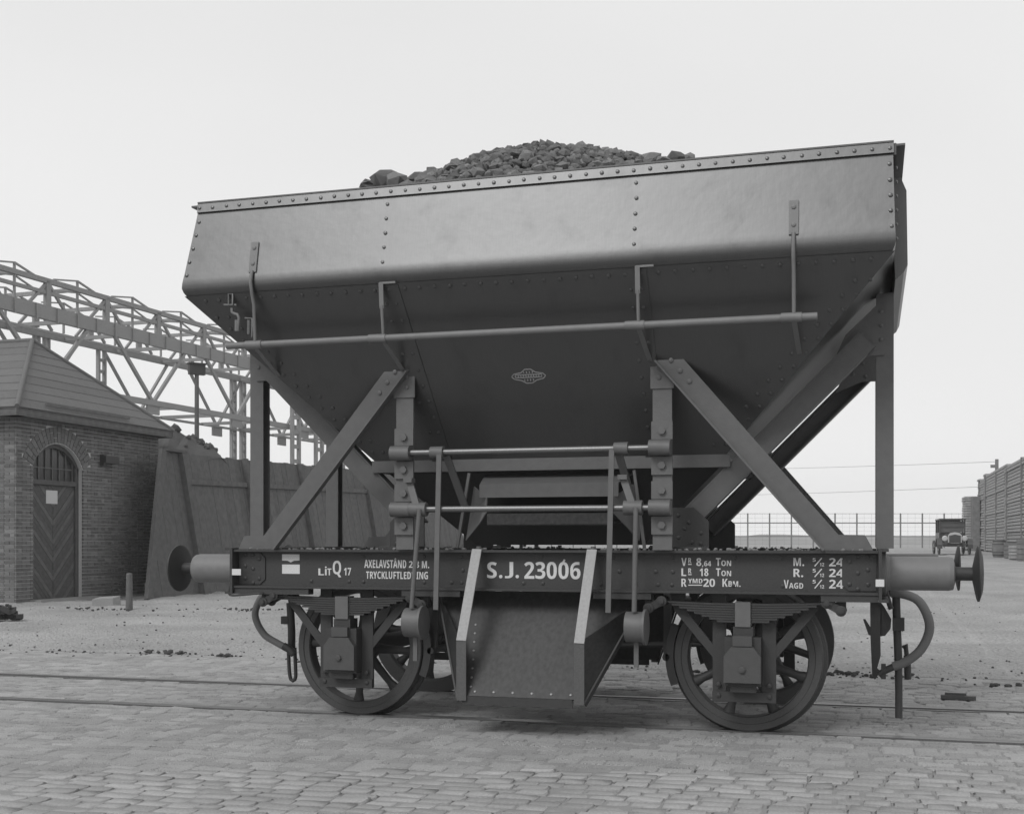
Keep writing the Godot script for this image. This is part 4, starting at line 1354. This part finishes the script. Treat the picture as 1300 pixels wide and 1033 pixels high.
# ---------- board wall, coal store, post ----------
func build_yard() -> void:
	var w := thing("board_wall", "long dark leaning board wall with sloping ribs behind the hopper wagon", "wall", Vector3(-13.2, 0, -22))
	var off := -w.position
	var zb := -14.22
	var z1 := -36.0
	var H := 3.3
	var bs := [mb(), mb(), mb()]
	var z := zb
	var n := 0
	while z > z1:
		var wd := rng.randf_range(0.22, 0.3)
		var pr := rng.randf_range(-0.004, 0.004)
		var b = bs[rng.randi() % 3]
		var gy := ground_y(0, z)
		if z > -16.4: b = bs[0]
		var k := clampf((zb - z) / 1.5 + 0.08, 0.1, 1.0)      # the end of the wall is raked back
		var hh := H * k + rng.randf_range(-0.02, 0.02)
		prism(b, [Vector3(-12.9 + pr, gy - 0.05, z), Vector3(-12.9 - 0.6 * k + pr, gy + hh, z), Vector3(-12.96 - 0.6 * k + pr, gy + hh, z), Vector3(-12.96 + pr, gy - 0.05, z)], Vector3(0, 0, -wd + 0.005))
		z -= wd
		n += 1
	for k in 3:
		stuff(shift(put(bs[k], "boarding", M["board_%d" % k], w), off))
	for zz in [-16.4, -19.4, -22.6, -27.2, -31.5]:
		var st := mb()
		var gy := ground_y(0, zz)
		beam(st, Vector3(-12.83, gy - 0.05, zz), Vector3(-13.44, gy + H, zz), 0.14, 0.16, Vector3(0.98, 0.18, 0))
		shift(put(st, "rib", M.board_0, w), off)
	var re := mb()
	beam(re, Vector3(-12.88, -0.05, zb + 0.05), Vector3(-13.48, H + 0.04, zb - 1.45), 0.1, 0.2, Vector3(0.98, 0.18, 0))
	shift(put(re, "end_rib", M.board_0, w), off)
	for q in [0.55, 2.55]:
		var st := mb()
		beam(st, Vector3(-12.88 - 0.18 * q, q + 0.1, -16.5), Vector3(-12.88 - 0.18 * q, q + 0.45, z1), 0.12, 0.05)
		shift(put(st, "rail_board", M.board_2, w), off)
	var st2 := mb()
	box(st2, -13.62, -13.40, H + 0.03, H + 0.09, zb - 1.5, -16.6)
	shift(put(st2, "coping", M.board_0, w), off)
	# coal heap behind
	var st := mb()
	var cells := 26
	var f := func(i: int, j: int) -> Vector3:
		var x := lerpf(-19.0, -13.47, float(i) / cells)
		var zz := lerpf(-30.0, -16.8, float(j) / cells)
		var hgt := 2.2 + 1.75 * exp(-pow((zz + 18.0) / 2.0, 2.0)) * exp(-pow((x + 14.6) / 1.6, 2.0)) + 0.95 * exp(-pow((zz + 24.0) / 1.3, 2.0) - pow((x + 14.6) / 1.2, 2.0))
		return Vector3(x, hgt + noise.get_noise_2d(x * 45, zz * 45) * 0.22, zz)
	for i in cells:
		for j in cells:
			quad(st, f.call(i, j), f.call(i, j + 1), f.call(i + 1, j + 1), f.call(i + 1, j))
	var hl := mb()
	for i in 900:
		var a := rng.randf_range(0.0, cells - 1.0)
		var b := rng.randf_range(0.0, cells - 1.0)
		var p0: Vector3 = f.call(int(a), int(b))
		var p1: Vector3 = f.call(int(a) + 1, int(b) + 1)
		hl.append_from(lump_meshes[rng.randi() % 12], 0, Transform3D(Basis.from_euler(Vector3(rng.randf() * TAU, rng.randf() * TAU, 0)).scaled(Vector3.ONE * rng.randf_range(0.04, 0.16)), p0.lerp(p1, rng.randf())))
	stuff(tag(put_raw(hl, "heaped_coal_lumps", M.heap), "loose lumps covering the coal heap behind the board wall", "coal"))
	stuff(tag(put(st, "coal_heap", M.heap), "heap of coal showing above the dark board wall", "coal heap"))
	# post with a board box on top
	var p := onx(249.5, 470, -14.6)
	var lp := thing("lamp_post", "slim post with a dark box on top rising from the coal heap", "post", Vector3(p.x, 2.6, p.z))
	st = mb()
	tube(st, [Vector3(0, 0, 0), Vector3(0, p.y - 2.6 - 0.1, 0)], 0.065, 10, 0.055)
	put(st, "pole", M.fascia, lp)
	st = mb()
	var top := p.y - 2.6
	boxt(st, Transform3D(Basis(Vector3.UP, 0.9), Vector3(0, top + 0.02, 0)), Vector3(0.42, 0.27, 0.14))
	boxt(st, Transform3D(Basis(Vector3.UP, 0.9), Vector3(0, top + 0.17, 0)), Vector3(0.48, 0.04, 0.2))
	put(st, "box", M.black_paint, lp)
	# bollard by the house
	var b := thing("bollard", "short weathered timber post standing in front of the brick house", "post", Vector3(-11.04, 0, -10.72))
	st = mb()
	lathe(st, Vector3(0, -0.05, 0), Vector3.UP, [Vector2(0.066, 0), Vector2(0.06, 0.4), Vector2(0.056, 0.68), Vector2(0.045, 0.70), Vector2(0, 0.705)], 12)
	put(st, "post", M.fascia, b)
	var kb := mb()
	var kp := Vector3(-12.35, 0, -11.9)
	boxt(kb, Transform3D(Basis.from_euler(Vector3(0.06, 0.3, 0.05)), kp + Vector3(0, 0.03, 0)), Vector3(0.4, 0.2, 0.5))
	tag(put(kb, "stone_block", M.sett_0), "pale stone block half sunk in the ground before the house wall", "stone")
	# scrap castings at the left
	var sp := thing("iron_scrap", "pile of old bolted iron castings lying on the ground near the house", "scrap iron", Vector3(-11.0, 0, -7.2))
	for q in [[-0.25, 0.0, 0.15, 0.15, 0.34], [0.05, 0.0, -0.12, -0.3, 0.30], [-0.12, 0.11, 0.02, 0.1, 0.36], [0.1, 0.1, 0.14, 0.5, 0.22], [-0.4, 0.1, -0.1, -0.1, 0.3]]:
		st = mb()
		var pts := []
		var L: float = q[4]
		for k in 13:
			pts.append(Vector3(-L + 2.0 * L * k / 12.0, 0.10 + 0.03 * sin(k * 1.05), -0.06))
		for k in 13:
			pts.append(Vector3(L - 2.0 * L * k / 12.0, 0.02 + 0.02 * sin((12 - k) * 1.05 + 0.4), -0.06))
		prism(st, pts, Vector3(0, 0, 0.13))
		for k in 3:
			lathe(st, Vector3(-L * 0.66 + k * L * 0.66, 0.10, 0.0), Vector3.UP, [Vector2(0.03, 0), Vector2(0.03, 0.045), Vector2(0, 0.05)], 6)
			lathe(st, Vector3(-L * 0.66 + k * L * 0.66, 0.06, 0.07), Vector3(0, 0, 1), [Vector2(0.02, 0), Vector2(0.02, 0.02), Vector2(0, 0.025)], 6)
		var o := put(st, "casting", M.iron, sp)
		o.transform = Transform3D(Basis(Vector3.UP, q[3]), Vector3(q[0], q[1], q[2]))

# ---------- gantry ----------
func build_gantry() -> void:
	var o := Vector3(-33.06, 0, -43.3)
	var dir := Vector3(0.059, 0, -0.998).normalized()
	var side := Vector3(-dir.z, 0, dir.x) * -1.0    # away from the camera
	if side.x > 0: side = -side
	var gn := thing("gantry_bridge", "long steel lattice gantry bridge high above the yard behind the brick house", "gantry", o)
	var P := func(t: float, y: float, s: float) -> Vector3: return dir * t + side * s + Vector3(0, y, 0)
	var m: Material = M.gantry_steel
	var t0 := -30.0
	var t1 := 66.0
	for s in [0.0, 4.2]:
		for q in [[8.28, 0.28, 0.25, "bottom_chord"], [11.5, 0.62, 0.25, "deck_girder"], [12.42, 0.16, 0.14, "deck_rail"], [12.95, 0.22, 0.2, "top_chord"], [10.68, 0.1, 0.1, "cable_pipe"]]:
			if s > 0.0 and q[3] in ["cable_pipe", "deck_rail"]: continue
			var st := mb()
			beam(st, P.call(t0, q[0], s), P.call(t1, q[0], s), q[1] * (1.0 if s == 0.0 else 0.4), q[2])
			put(st, q[3], m, gn)
		var t := -28.8 + (0.0 if s == 0.0 else 4.4)
		while t < t1 - 6.0:
			var d := mb()
			for e in [-3.0, 2.7]:
				d = mb()
				beam(d, P.call(t + e, 11.2 if s == 0.0 else 11.45, s), P.call(t, 8.3, s), 0.17 if s == 0.0 else 0.12, 0.15, Vector3(dir.x, 0, dir.z))
				put(d, "diagonal", m, gn)
			if s == 0.0 and absf(fposmod(t - 2.0, 15.4)) < 0.6:
				d = mb()
				beam(d, P.call(t, 11.2, s), P.call(t, 7.9, s), 0.3, 0.2, Vector3(dir.x, 0, dir.z))
				put(d, "vertical", m, gn)
			d = mb()
			beam(d, P.call(t - 0.5, 7.95, s), P.call(t + 0.5, 7.95, s), 0.5, 0.1)
			put(d, "gusset_plate", m, gn)
			t += 7.7
		# railings and small triangular frames above the deck
		t = -28.0
		while t < t1:
			var r := mb()
			beam(r, P.call(t, 11.8, s), P.call(t, 13.35, s), 0.09, 0.09, dir)
			beam(r, P.call(t, 13.35, s), P.call(t + 1.6, 12.95, s), 0.08, 0.08)
			beam(r, P.call(t, 13.35, s), P.call(t - 1.6, 13.1, s), 0.07, 0.07)
			beam(r, P.call(t, 12.8, s), P.call(t + 1.7, 12.3, s), 0.07, 0.07)
			beam(r, P.call(t, 12.8, s), P.call(t - 1.9, 12.55, s), 0.06, 0.06)
			beam(r, P.call(t + 2.05, 11.8, s), P.call(t + 2.05, 12.95, s), 0.3, 0.2, dir)
			beam(r, P.call(t + 2.05, 12.9, s), P.call(t + 3.2, 11.8, s), 0.12, 0.12, dir)
			beam(r, P.call(t + 2.05, 12.9, s), P.call(t + 0.9, 11.8, s), 0.12, 0.12, dir)
			put(r, "bracing_frame", m, gn)
			t += 4.05
	var t := -28.0
	while t < t1:
		for y in [8.3, 11.5, 12.95]:
			var cr := mb()
			beam(cr, P.call(t, y, 0.0), P.call(t, y, 4.2), 0.18, 0.14)
			put(cr, "cross_member", m, gn)
		t += 4.05
	var sf := mb()
	t = t0 + 0.5
	while t < t1:
		beam(sf, P.call(t, 11.12, -0.16), P.call(t, 11.8, -0.16), 0.09, 0.08, dir)
		t += 1.35
	stuff(put(sf, "deck_stiffeners", m, gn))
	# battened legs, each two uprights with plates between
	for q in [[3.27, 4.2, 0.5], [-1.6, 4.2, 0.3], [-0.9, 4.2, 0.3], [15.9, 4.2, 0.42], [17.0, 4.2, 0.42], [15.66, -0.4, 0.8], [18.6, -0.4, 0.8], [21.5, -0.4, 0.8], [32.5, 0.0, 0.8], [38.0, 4.2, 0.8]]:
		var lg := mb()
		var base := ground_y(0, -43.3 - q[0]) - 0.1
		var wdt: float = q[2]
		for e in [-0.5, 0.5]:
			beam(lg, P.call(q[0] + e * wdt, base, q[1]), P.call(q[0] + e * wdt, 11.1 if q[1] < 1.0 else 11.42, q[1]), 0.26 * wdt, 0.2, dir)
		var y := base + 0.3
		while y < 11.0:
			beam(lg, P.call(q[0] - 0.5 * wdt, y, q[1]), P.call(q[0] + 0.5 * wdt, y, q[1]), 0.3 * wdt, 0.14)
			y += 1.0 * wdt + 0.1
		put(lg, "leg", m, gn)
	# small trestle frame under the bridge
	var ts := mb()
	var tb := 11.9
	beam(ts, P.call(tb - 1.4, 0.4, -1.0), P.call(tb - 1.4, 5.6, -1.0), 0.4, 0.3, dir)
	beam(ts, P.call(tb - 1.4, 5.4, -1.0), P.call(tb + 2.4, 5.4, -1.0), 0.18, 0.18)
	beam(ts, P.call(tb - 1.2, 5.2, -1.0), P.call(tb + 1.4, 1.8, -1.0), 0.18, 0.18)
	beam(ts, P.call(tb - 1.4, 2.4, -1.0), P.call(tb + 1.0, 2.4, -1.0), 0.18, 0.18)
	put(ts, "trestle", m, gn)

# ---------- right background ----------
func build_right() -> void:
	# fence
	var a := depth_at(700, 100, 0)
	var b := depth_at(1330, 100, 0)
	var gy := ground_y(0, -94.0)
	var fn := thing("wire_fence", "tall wire fence with thin steel posts closing off the far side of the quay", "fence", Vector3(a.x, gy, a.z))
	var d := (b - a)
	var L := d.length()
	d = d.normalized()
	var n := int(L / 1.8)
	for i in n + 1:
		var st := mb()
		beam(st, d * (i * 1.8), d * (i * 1.8) + Vector3(0, 2.86, 0), 0.1, 0.1, d)
		put(st, "post", M.fence_steel, fn)
	for y in [2.05, 0.95, 2.82]:
		var st := mb()
		beam(st, Vector3(0, y, 0), d * L + Vector3(0, y, 0), 0.08 if y < 2.5 else 0.03, 0.05)
		put(st, "rail", M.fence_steel, fn)
	var ws := mb()
	for i in n * 3:
		beam(ws, d * (i * 0.6), d * (i * 0.6) + Vector3(0, 2.85, 0), 0.008, 0.008, d)
	for i in 7:
		beam(ws, Vector3(0, 0.3 + i * 0.36, 0), d * L + Vector3(0, 0.3 + i * 0.36, 0), 0.008, 0.008)
	stuff(put(ws, "wire_mesh", M.fence_steel, fn))
	# low shore beyond the fence
	var st := mb()
	var prev := []
	for i in 61:
		var u := lerpf(200.0, 1900.0, i / 60.0)
		var h := 2.05 + noise.get_noise_2d(i * 9.0, 3.0) * 0.5
		var cur := [depth_at(u, 168, 0.5), depth_at(u, 178, h), depth_at(u, 230, h - 0.2), depth_at(u, 245, 0.5)]
		if i > 0:
			for k in 3:
				st.set_smooth_group(3)
				quad(st, prev[k], cur[k], cur[k + 1], prev[k + 1])
		prev = cur
	structure(put(st, "hill_far_shore", M.far_land))
	# stacked timber
	var stacks := [["timber_stack", -72.5, -76.8, 5.15, 9.0, 14.0, "pale timber stack at the far end of the tall row, beside the low stack"], ["timber_stack", -60.5, -72.2, 5.25, 9.0, 14.0, "long tall timber stack between the two other tall stacks"], ["timber_stack", -44.0, -60.2, 5.12, 9.0, 14.0, "highest long timber stack, with barrel and crates before it"], ["low_timber_stack", -75.9, -78.8, 4.05, 8.15, 8.97, "narrow low stack of timber beside the end of the tall stacks"]]
	for q in stacks:
		var g0 := ground_y(0, q[1])
		var s := thing(q[0], q[6], "timber stack", Vector3((q[4] + q[5]) * 0.5, g0, (q[1] + q[2]) * 0.5), "timber stacks")
		var hx: float = (q[5] - q[4]) * 0.5
		var hz: float = absf(q[1] - q[2]) * 0.5
		st = mb()
		var y := 0.12
		while y < q[3] - g0:
			var j := rng.randf_range(-0.03, 0.03)
			box(st, -hx + j, hx, y, y + 0.125, -hz + j, hz + j)
			y += 0.165
		stuff(put(st, "board_layers", M.timber, s))
		st = mb()
		box(st, -hx + 0.12, hx - 0.1, 0.0, q[3] - g0 - 0.1, -hz + 0.1, hz - 0.1)
		put(st, "core", M.timber_dark, s)
		if hx > 1.0:
			var zz := -hz + 1.2
			while zz < hz:
				st = mb()
				box(st, -hx - 0.07, -hx + 0.1, 0, q[3] - g0 + rng.randf_range(-0.2, 0.1), zz, zz + 0.1)
				put(st, "upright", M.timber_dark, s)
				zz += 6.5
			st = mb()
			box(st, -hx - 0.05, hx, q[3] - g0 + 0.02, q[3] - g0 + 0.12, -hz - 0.05, -hz + 1.6)
			put(st, "cap_boards", M.timber, s)
	st = mb()
	box(st, 8.5, 8.95, ground_y(0, -75.0), 4.1, -75.8, -74.6)
	tag(put(st, "dark_hoarding", M.timber_dark), "dark upright hoarding between the low and tall timber stacks", "hoarding")
	# barrel, crates
	var bp := depth_at(1269, 56, ground_y(0, -52.0))
	st = mb()
	lathe(st, Vector3.ZERO, Vector3.UP, [Vector2(0, 0), Vector2(0.26, 0), Vector2(0.31, 0.25), Vector2(0.325, 0.4), Vector2(0.31, 0.55), Vector2(0.26, 0.8), Vector2(0.24, 0.8), Vector2(0.24, 0.77), Vector2(0, 0.77)], 18)
	var br := thing("barrel", "dark wooden barrel standing at the foot of the timber stack", "barrel", bp)
	put(st, "staves", M.timber_dark, br)
	for y in [0.08, 0.22, 0.58, 0.72]:
		st = mb()
		lathe(st, Vector3(0, y, 0), Vector3.UP, [Vector2(0.30 - absf(y - 0.4) * 0.02, 0), Vector2(0.335 - absf(y - 0.4) * 0.14, 0), Vector2(0.335 - absf(y - 0.4) * 0.14, 0.04), Vector2(0.30 - absf(y - 0.4) * 0.02, 0.04)], 18)
		put(st, "hoop", M.iron, br)
	for q in [[1284, 54.0, 0.55, 0.75], [1293, 52.0, 0.7, 0.62], [1302, 50.0, 0.6, 0.9]]:
		var cp := depth_at(q[0], q[1], ground_y(0, -46.0))
		var c := thing("crate", "dark slatted crate right beside the barrel at the timber stack" if q[0] == 1284 else "pale slatted crate between two dark crates at the timber stack" if q[0] == 1293 else "tall dark slatted crate at the end of the crate row", "crate", cp, "crates by the timber stack")
		for k in 4:
			st = mb()
			var y: float = 0.05 + k * q[3] / 4.2
			box(st, -q[2] * 0.5, q[2] * 0.5, y, y + q[3] / 5.4, q[2] * 0.47, q[2] * 0.5)
			box(st, -q[2] * 0.5, q[2] * 0.5, y, y + q[3] / 5.4, -q[2] * 0.5, -q[2] * 0.47)
			box(st, -q[2] * 0.5, -q[2] * 0.47, y, y + q[3] / 5.4, -q[2] * 0.465, q[2] * 0.465)
			box(st, q[2] * 0.47, q[2] * 0.5, y, y + q[3] / 5.4, -q[2] * 0.465, q[2] * 0.465)
			put(st, "slat", M.timber if q[0] == 1293 else M.timber_dark, c)
		st = mb()
		box(st, -q[2] * 0.46, q[2] * 0.46, 0.0, q[3] * 0.9, -q[2] * 0.46, q[2] * 0.46)
		put(st, "box", M.timber_dark, c)
	# pole and wires
	var pp := depth_at(1266, 72, 0)
	var pole := thing("telegraph_pole", "wooden telegraph pole top showing above the timber stacks", "pole", Vector3(pp.x + 0.0, ground_y(0, pp.z), pp.z))
	st = mb()
	tube(st, [Vector3(0, 0, 0), Vector3(0, 6.1 - ground_y(0, pp.z), 0)], 0.12, 10, 0.1)
	put(st, "pole", M.timber_dark, pole)
	st = mb()
	box(st, -0.35, 0.05, 5.0, 5.18, -0.06, 0.06)
	put(st, "cross_arm", M.timber_dark, pole)
	for q in [[598.5, 586.0, "upper thin overhead wire crossing the sky to the pole by the timber stacks"], [632.0, 617.0, "lower thin overhead wire crossing the sky above the wire fence"]]:
		st = mb()
		var pts := []
		for i in 13:
			var k := i / 12.0
			var pd := lerpf(118.0, 72.0, k)
			var u := lerpf(760.0, 1265.0, k)
			var v: float = lerpf(q[0], q[1], k) + sin(k * PI) * 2.0
			pts.append(depth_at(u, pd, EYE.y + (HORIZON - v) / FOCAL * pd))
		tube(st, pts, 0.012, 5)
		tag(put(st, numbered("overhead_wire"), M.fence_steel), q[2], "wire")
	build_car()

func build_car() -> void:
	var at := depth_at(1209.5, 63, 0)
	at.y = ground_y(0, at.z)
	var c := thing("vintage_car", "boxy dark vintage motor car facing the camera near the wire fence", "car", at)
	c.rotation.y = 0.05
	c.scale = Vector3.ONE * 1.0
	# faces +z
	var st := mb()
	box(st, -0.62, 0.62, 0.62, 1.12, -2.0, -0.1)
	box(st, -0.40, 0.40, 0.62, 1.10, -0.1, 1.02)
	put(st, "body", M.car_black, c)
	st = mb()
	prism(st, [Vector3(-0.64, 1.80, -2.1), Vector3(0.64, 1.80, -2.1), Vector3(0.66, 1.84, 0.0), Vector3(0.66, 1.78, 0.22), Vector3(-0.66, 1.78, 0.22), Vector3(-0.66, 1.84, 0.0)].map(func(p): return Vector3(p.x, 1.80, p.z)), Vector3(0, 0.07, 0))
	for x in [-0.60, 0.60]:
		for z in [0.02, -1.0, -1.95]:
			box(st, x - 0.035, x + 0.035, 1.12, 1.80, z - 0.035, z + 0.035)
	box(st, -0.60, 0.60, 1.12, 1.80, -2.05, -2.02)
	put(st, "roof", M.car_black, c)
	st = mb()
	box(st, -0.56, 0.56, 1.16, 1.42, -0.04, -0.025)
	box(st, -0.56, 0.56, 1.46, 1.74, -0.02, -0.005)
	var ws := put(st, "windscreen", M.car_glass, c)
	st = mb()
	box(st, -0.58, 0.58, 1.42, 1.46, -0.05, 0.02)
	box(st, -0.03, 0.0, 1.16, 1.74, -0.045, -0.041)
	put(st, "screen_frame", M.car_black, ws)
	st = mb()
	var arc := [Vector3(-0.33, 0.60, 1.03), Vector3(0.33, 0.60, 1.03), Vector3(0.33, 1.0, 1.03), Vector3(0.22, 1.12, 1.03), Vector3(0.0, 1.16, 1.03), Vector3(-0.22, 1.12, 1.03), Vector3(-0.33, 1.0, 1.03)]
	prism(st, arc, Vector3(0, 0, 0.1))
	var rad := put(st, "radiator_shell", M.car_pale, c)
	st = mb()
	prism(st, [Vector3(-0.28, 0.62, 1.132), Vector3(0.28, 0.62, 1.132), Vector3(0.28, 0.98, 1.132), Vector3(0.0, 1.04, 1.132), Vector3(-0.28, 0.98, 1.132)], Vector3(0, 0, 0.01))
	put(st, "radiator_core", M.car_black, rad)
	for x in [-0.48, 0.48]:
		st = mb()
		lathe(st, Vector3(x, 0.84, 0.95), Vector3(0, 0, 1), [Vector2(0, -0.12), Vector2(0.12, -0.05), Vector2(0.15, 0.1)], 18)
		var hl := put(st, "headlight", M.car_black, c)
		st = mb()
		lathe(st, Vector3(x, 0.84, 0.95), Vector3(0, 0, 1), [Vector2(0.145, 0.102), Vector2(0.1, 0.125), Vector2(0, 0.135)], 18)
		put(st, "lens", M.car_pale, hl)
	st = mb()
	tube(st, [Vector3(-0.6, 0.52, 1.0), Vector3(0.6, 0.52, 1.0)], 0.04, 8)
	box(st, -0.5, 0.5, 0.42, 0.62, -1.9, 1.0)
	tube(st, bend([Vector3(-0.42, 0.66, 1.15), Vector3(-0.2, 0.58, 1.18), Vector3(0.2, 0.58, 1.18), Vector3(0.42, 0.66, 1.15)]), 0.025, 8)
	put(st, "chassis", M.car_black, c)
	for x in [-0.74, 0.74]:
		for z in [0.75, -1.75]:
			st = mb()
			lathe(st, Vector3(x, 0.38, z), Vector3(1, 0, 0), [Vector2(0.30, -0.04), Vector2(0.36, -0.05), Vector2(0.38, 0), Vector2(0.36, 0.05), Vector2(0.30, 0.04), Vector2(0.29, 0), Vector2(0.30, -0.04)], 26)
			var wl := put(st, "wheel", M.car_black, c)
			for k in 6:
				st = mb()
				var a := TAU * k / 12.0
				tube(st, [Vector3(x, 0.38 + cos(a) * 0.3, z + sin(a) * 0.3), Vector3(x, 0.38 - cos(a) * 0.3, z - sin(a) * 0.3)], 0.014, 6)
				put(st, "spoke", M.car_pale, wl)
		st = mb()
		var arcp := []
		for k in 9:
			var a := deg_to_rad(-10.0 + 190.0 * k / 8.0)
			arcp.append(Vector3(x, 0.40 + sin(a) * 0.46, 0.75 + cos(a) * 0.46))
		for k in 8:
			beam(st, arcp[k], arcp[k + 1], 0.025, 0.26, Vector3(0, 0.7, 0.7) if k < 4 else Vector3(0, 0.7, -0.7))
		box(st, x - 0.13, x + 0.13, 0.40, 0.43, -1.3, 0.28)
		put(st, "mudguard", M.car_black, c)
		st = mb()
		box(st, x * 0.84 - 0.02, x * 0.84 + 0.02, 0.5, 1.14, -1.95, -0.1)
		put(st, "door_panel", M.car_black, c)

func _ready() -> void:
	rng.seed = 20240
	noise.seed = 5
	noise.frequency = 0.05
	noise.fractal_octaves = 3
	# camera: level, with the lens raised as on a plate camera
	var cam := Camera3D.new()
	cam.name = "Camera"
	cam.projection = Camera3D.PROJECTION_FRUSTUM
	cam.near = 0.1
	cam.far = 2000.0
	cam.size = 1033.0 / FOCAL * 0.1
	cam.frustum_offset = Vector2(0, (HORIZON - 516.5) / FOCAL * 0.1)
	cam.transform = Transform3D(Basis(RIGHT, Vector3.UP, -FWD), EYE)
	add_child(cam)
	cam.current = true
	# grey overcast sky
	var env := Environment.new()
	env.background_mode = Environment.BG_SKY
	var sky := Sky.new()
	var sm := ProceduralSkyMaterial.new()
	sm.sky_top_color = Color(0.875, 0.875, 0.875)
	sm.sky_horizon_color = Color(0.955, 0.955, 0.955)
	sm.sky_curve = 0.3
	sm.ground_bottom_color = Color(0.5, 0.5, 0.5)
	sm.ground_horizon_color = Color(0.8, 0.8, 0.8)
	var haze := ntex(51, 0.006, 4, 0.0, 1.0, FastNoiseLite.TYPE_SIMPLEX_SMOOTH, 1024)
	sm.sky_cover = haze
	sm.sky_cover_modulate = Color(1, 1, 1, 0.055)
	sm.sun_angle_max = 0.0
	sky.sky_material = sm
	env.sky = sky
	env.tonemap_mode = Environment.TONE_MAPPER_LINEAR
	env.tonemap_exposure = 1.0
	env.fog_enabled = true
	env.fog_density = 0.001
	env.fog_light_color = Color(0.9, 0.9, 0.9)
	env.sdfgi_enabled = true
	env.ssao_enabled = true
	env.ssil_enabled = true
	var we := WorldEnvironment.new()
	we.name = "WorldEnvironment"
	we.environment = env
	add_child(we)
	var sun := DirectionalLight3D.new()
	sun.name = "Sun"
	sun.light_energy = 0.5
	sun.light_angular_distance = 24.0
	sun.light_color = Color(1, 1, 1)
	sun.shadow_enabled = true
	sun.sky_mode = DirectionalLight3D.SKY_MODE_LIGHT_ONLY
	sun.transform = Transform3D(Basis(), Vector3.ZERO).looking_at(Vector3(0.33, -0.82, -0.82), Vector3.UP)
	add_child(sun)
	make_materials()
	make_lumps()
	build_ground()
	build_house()
	build_yard()
	build_gantry()
	build_right()
	build_wagon()
	build_coal()
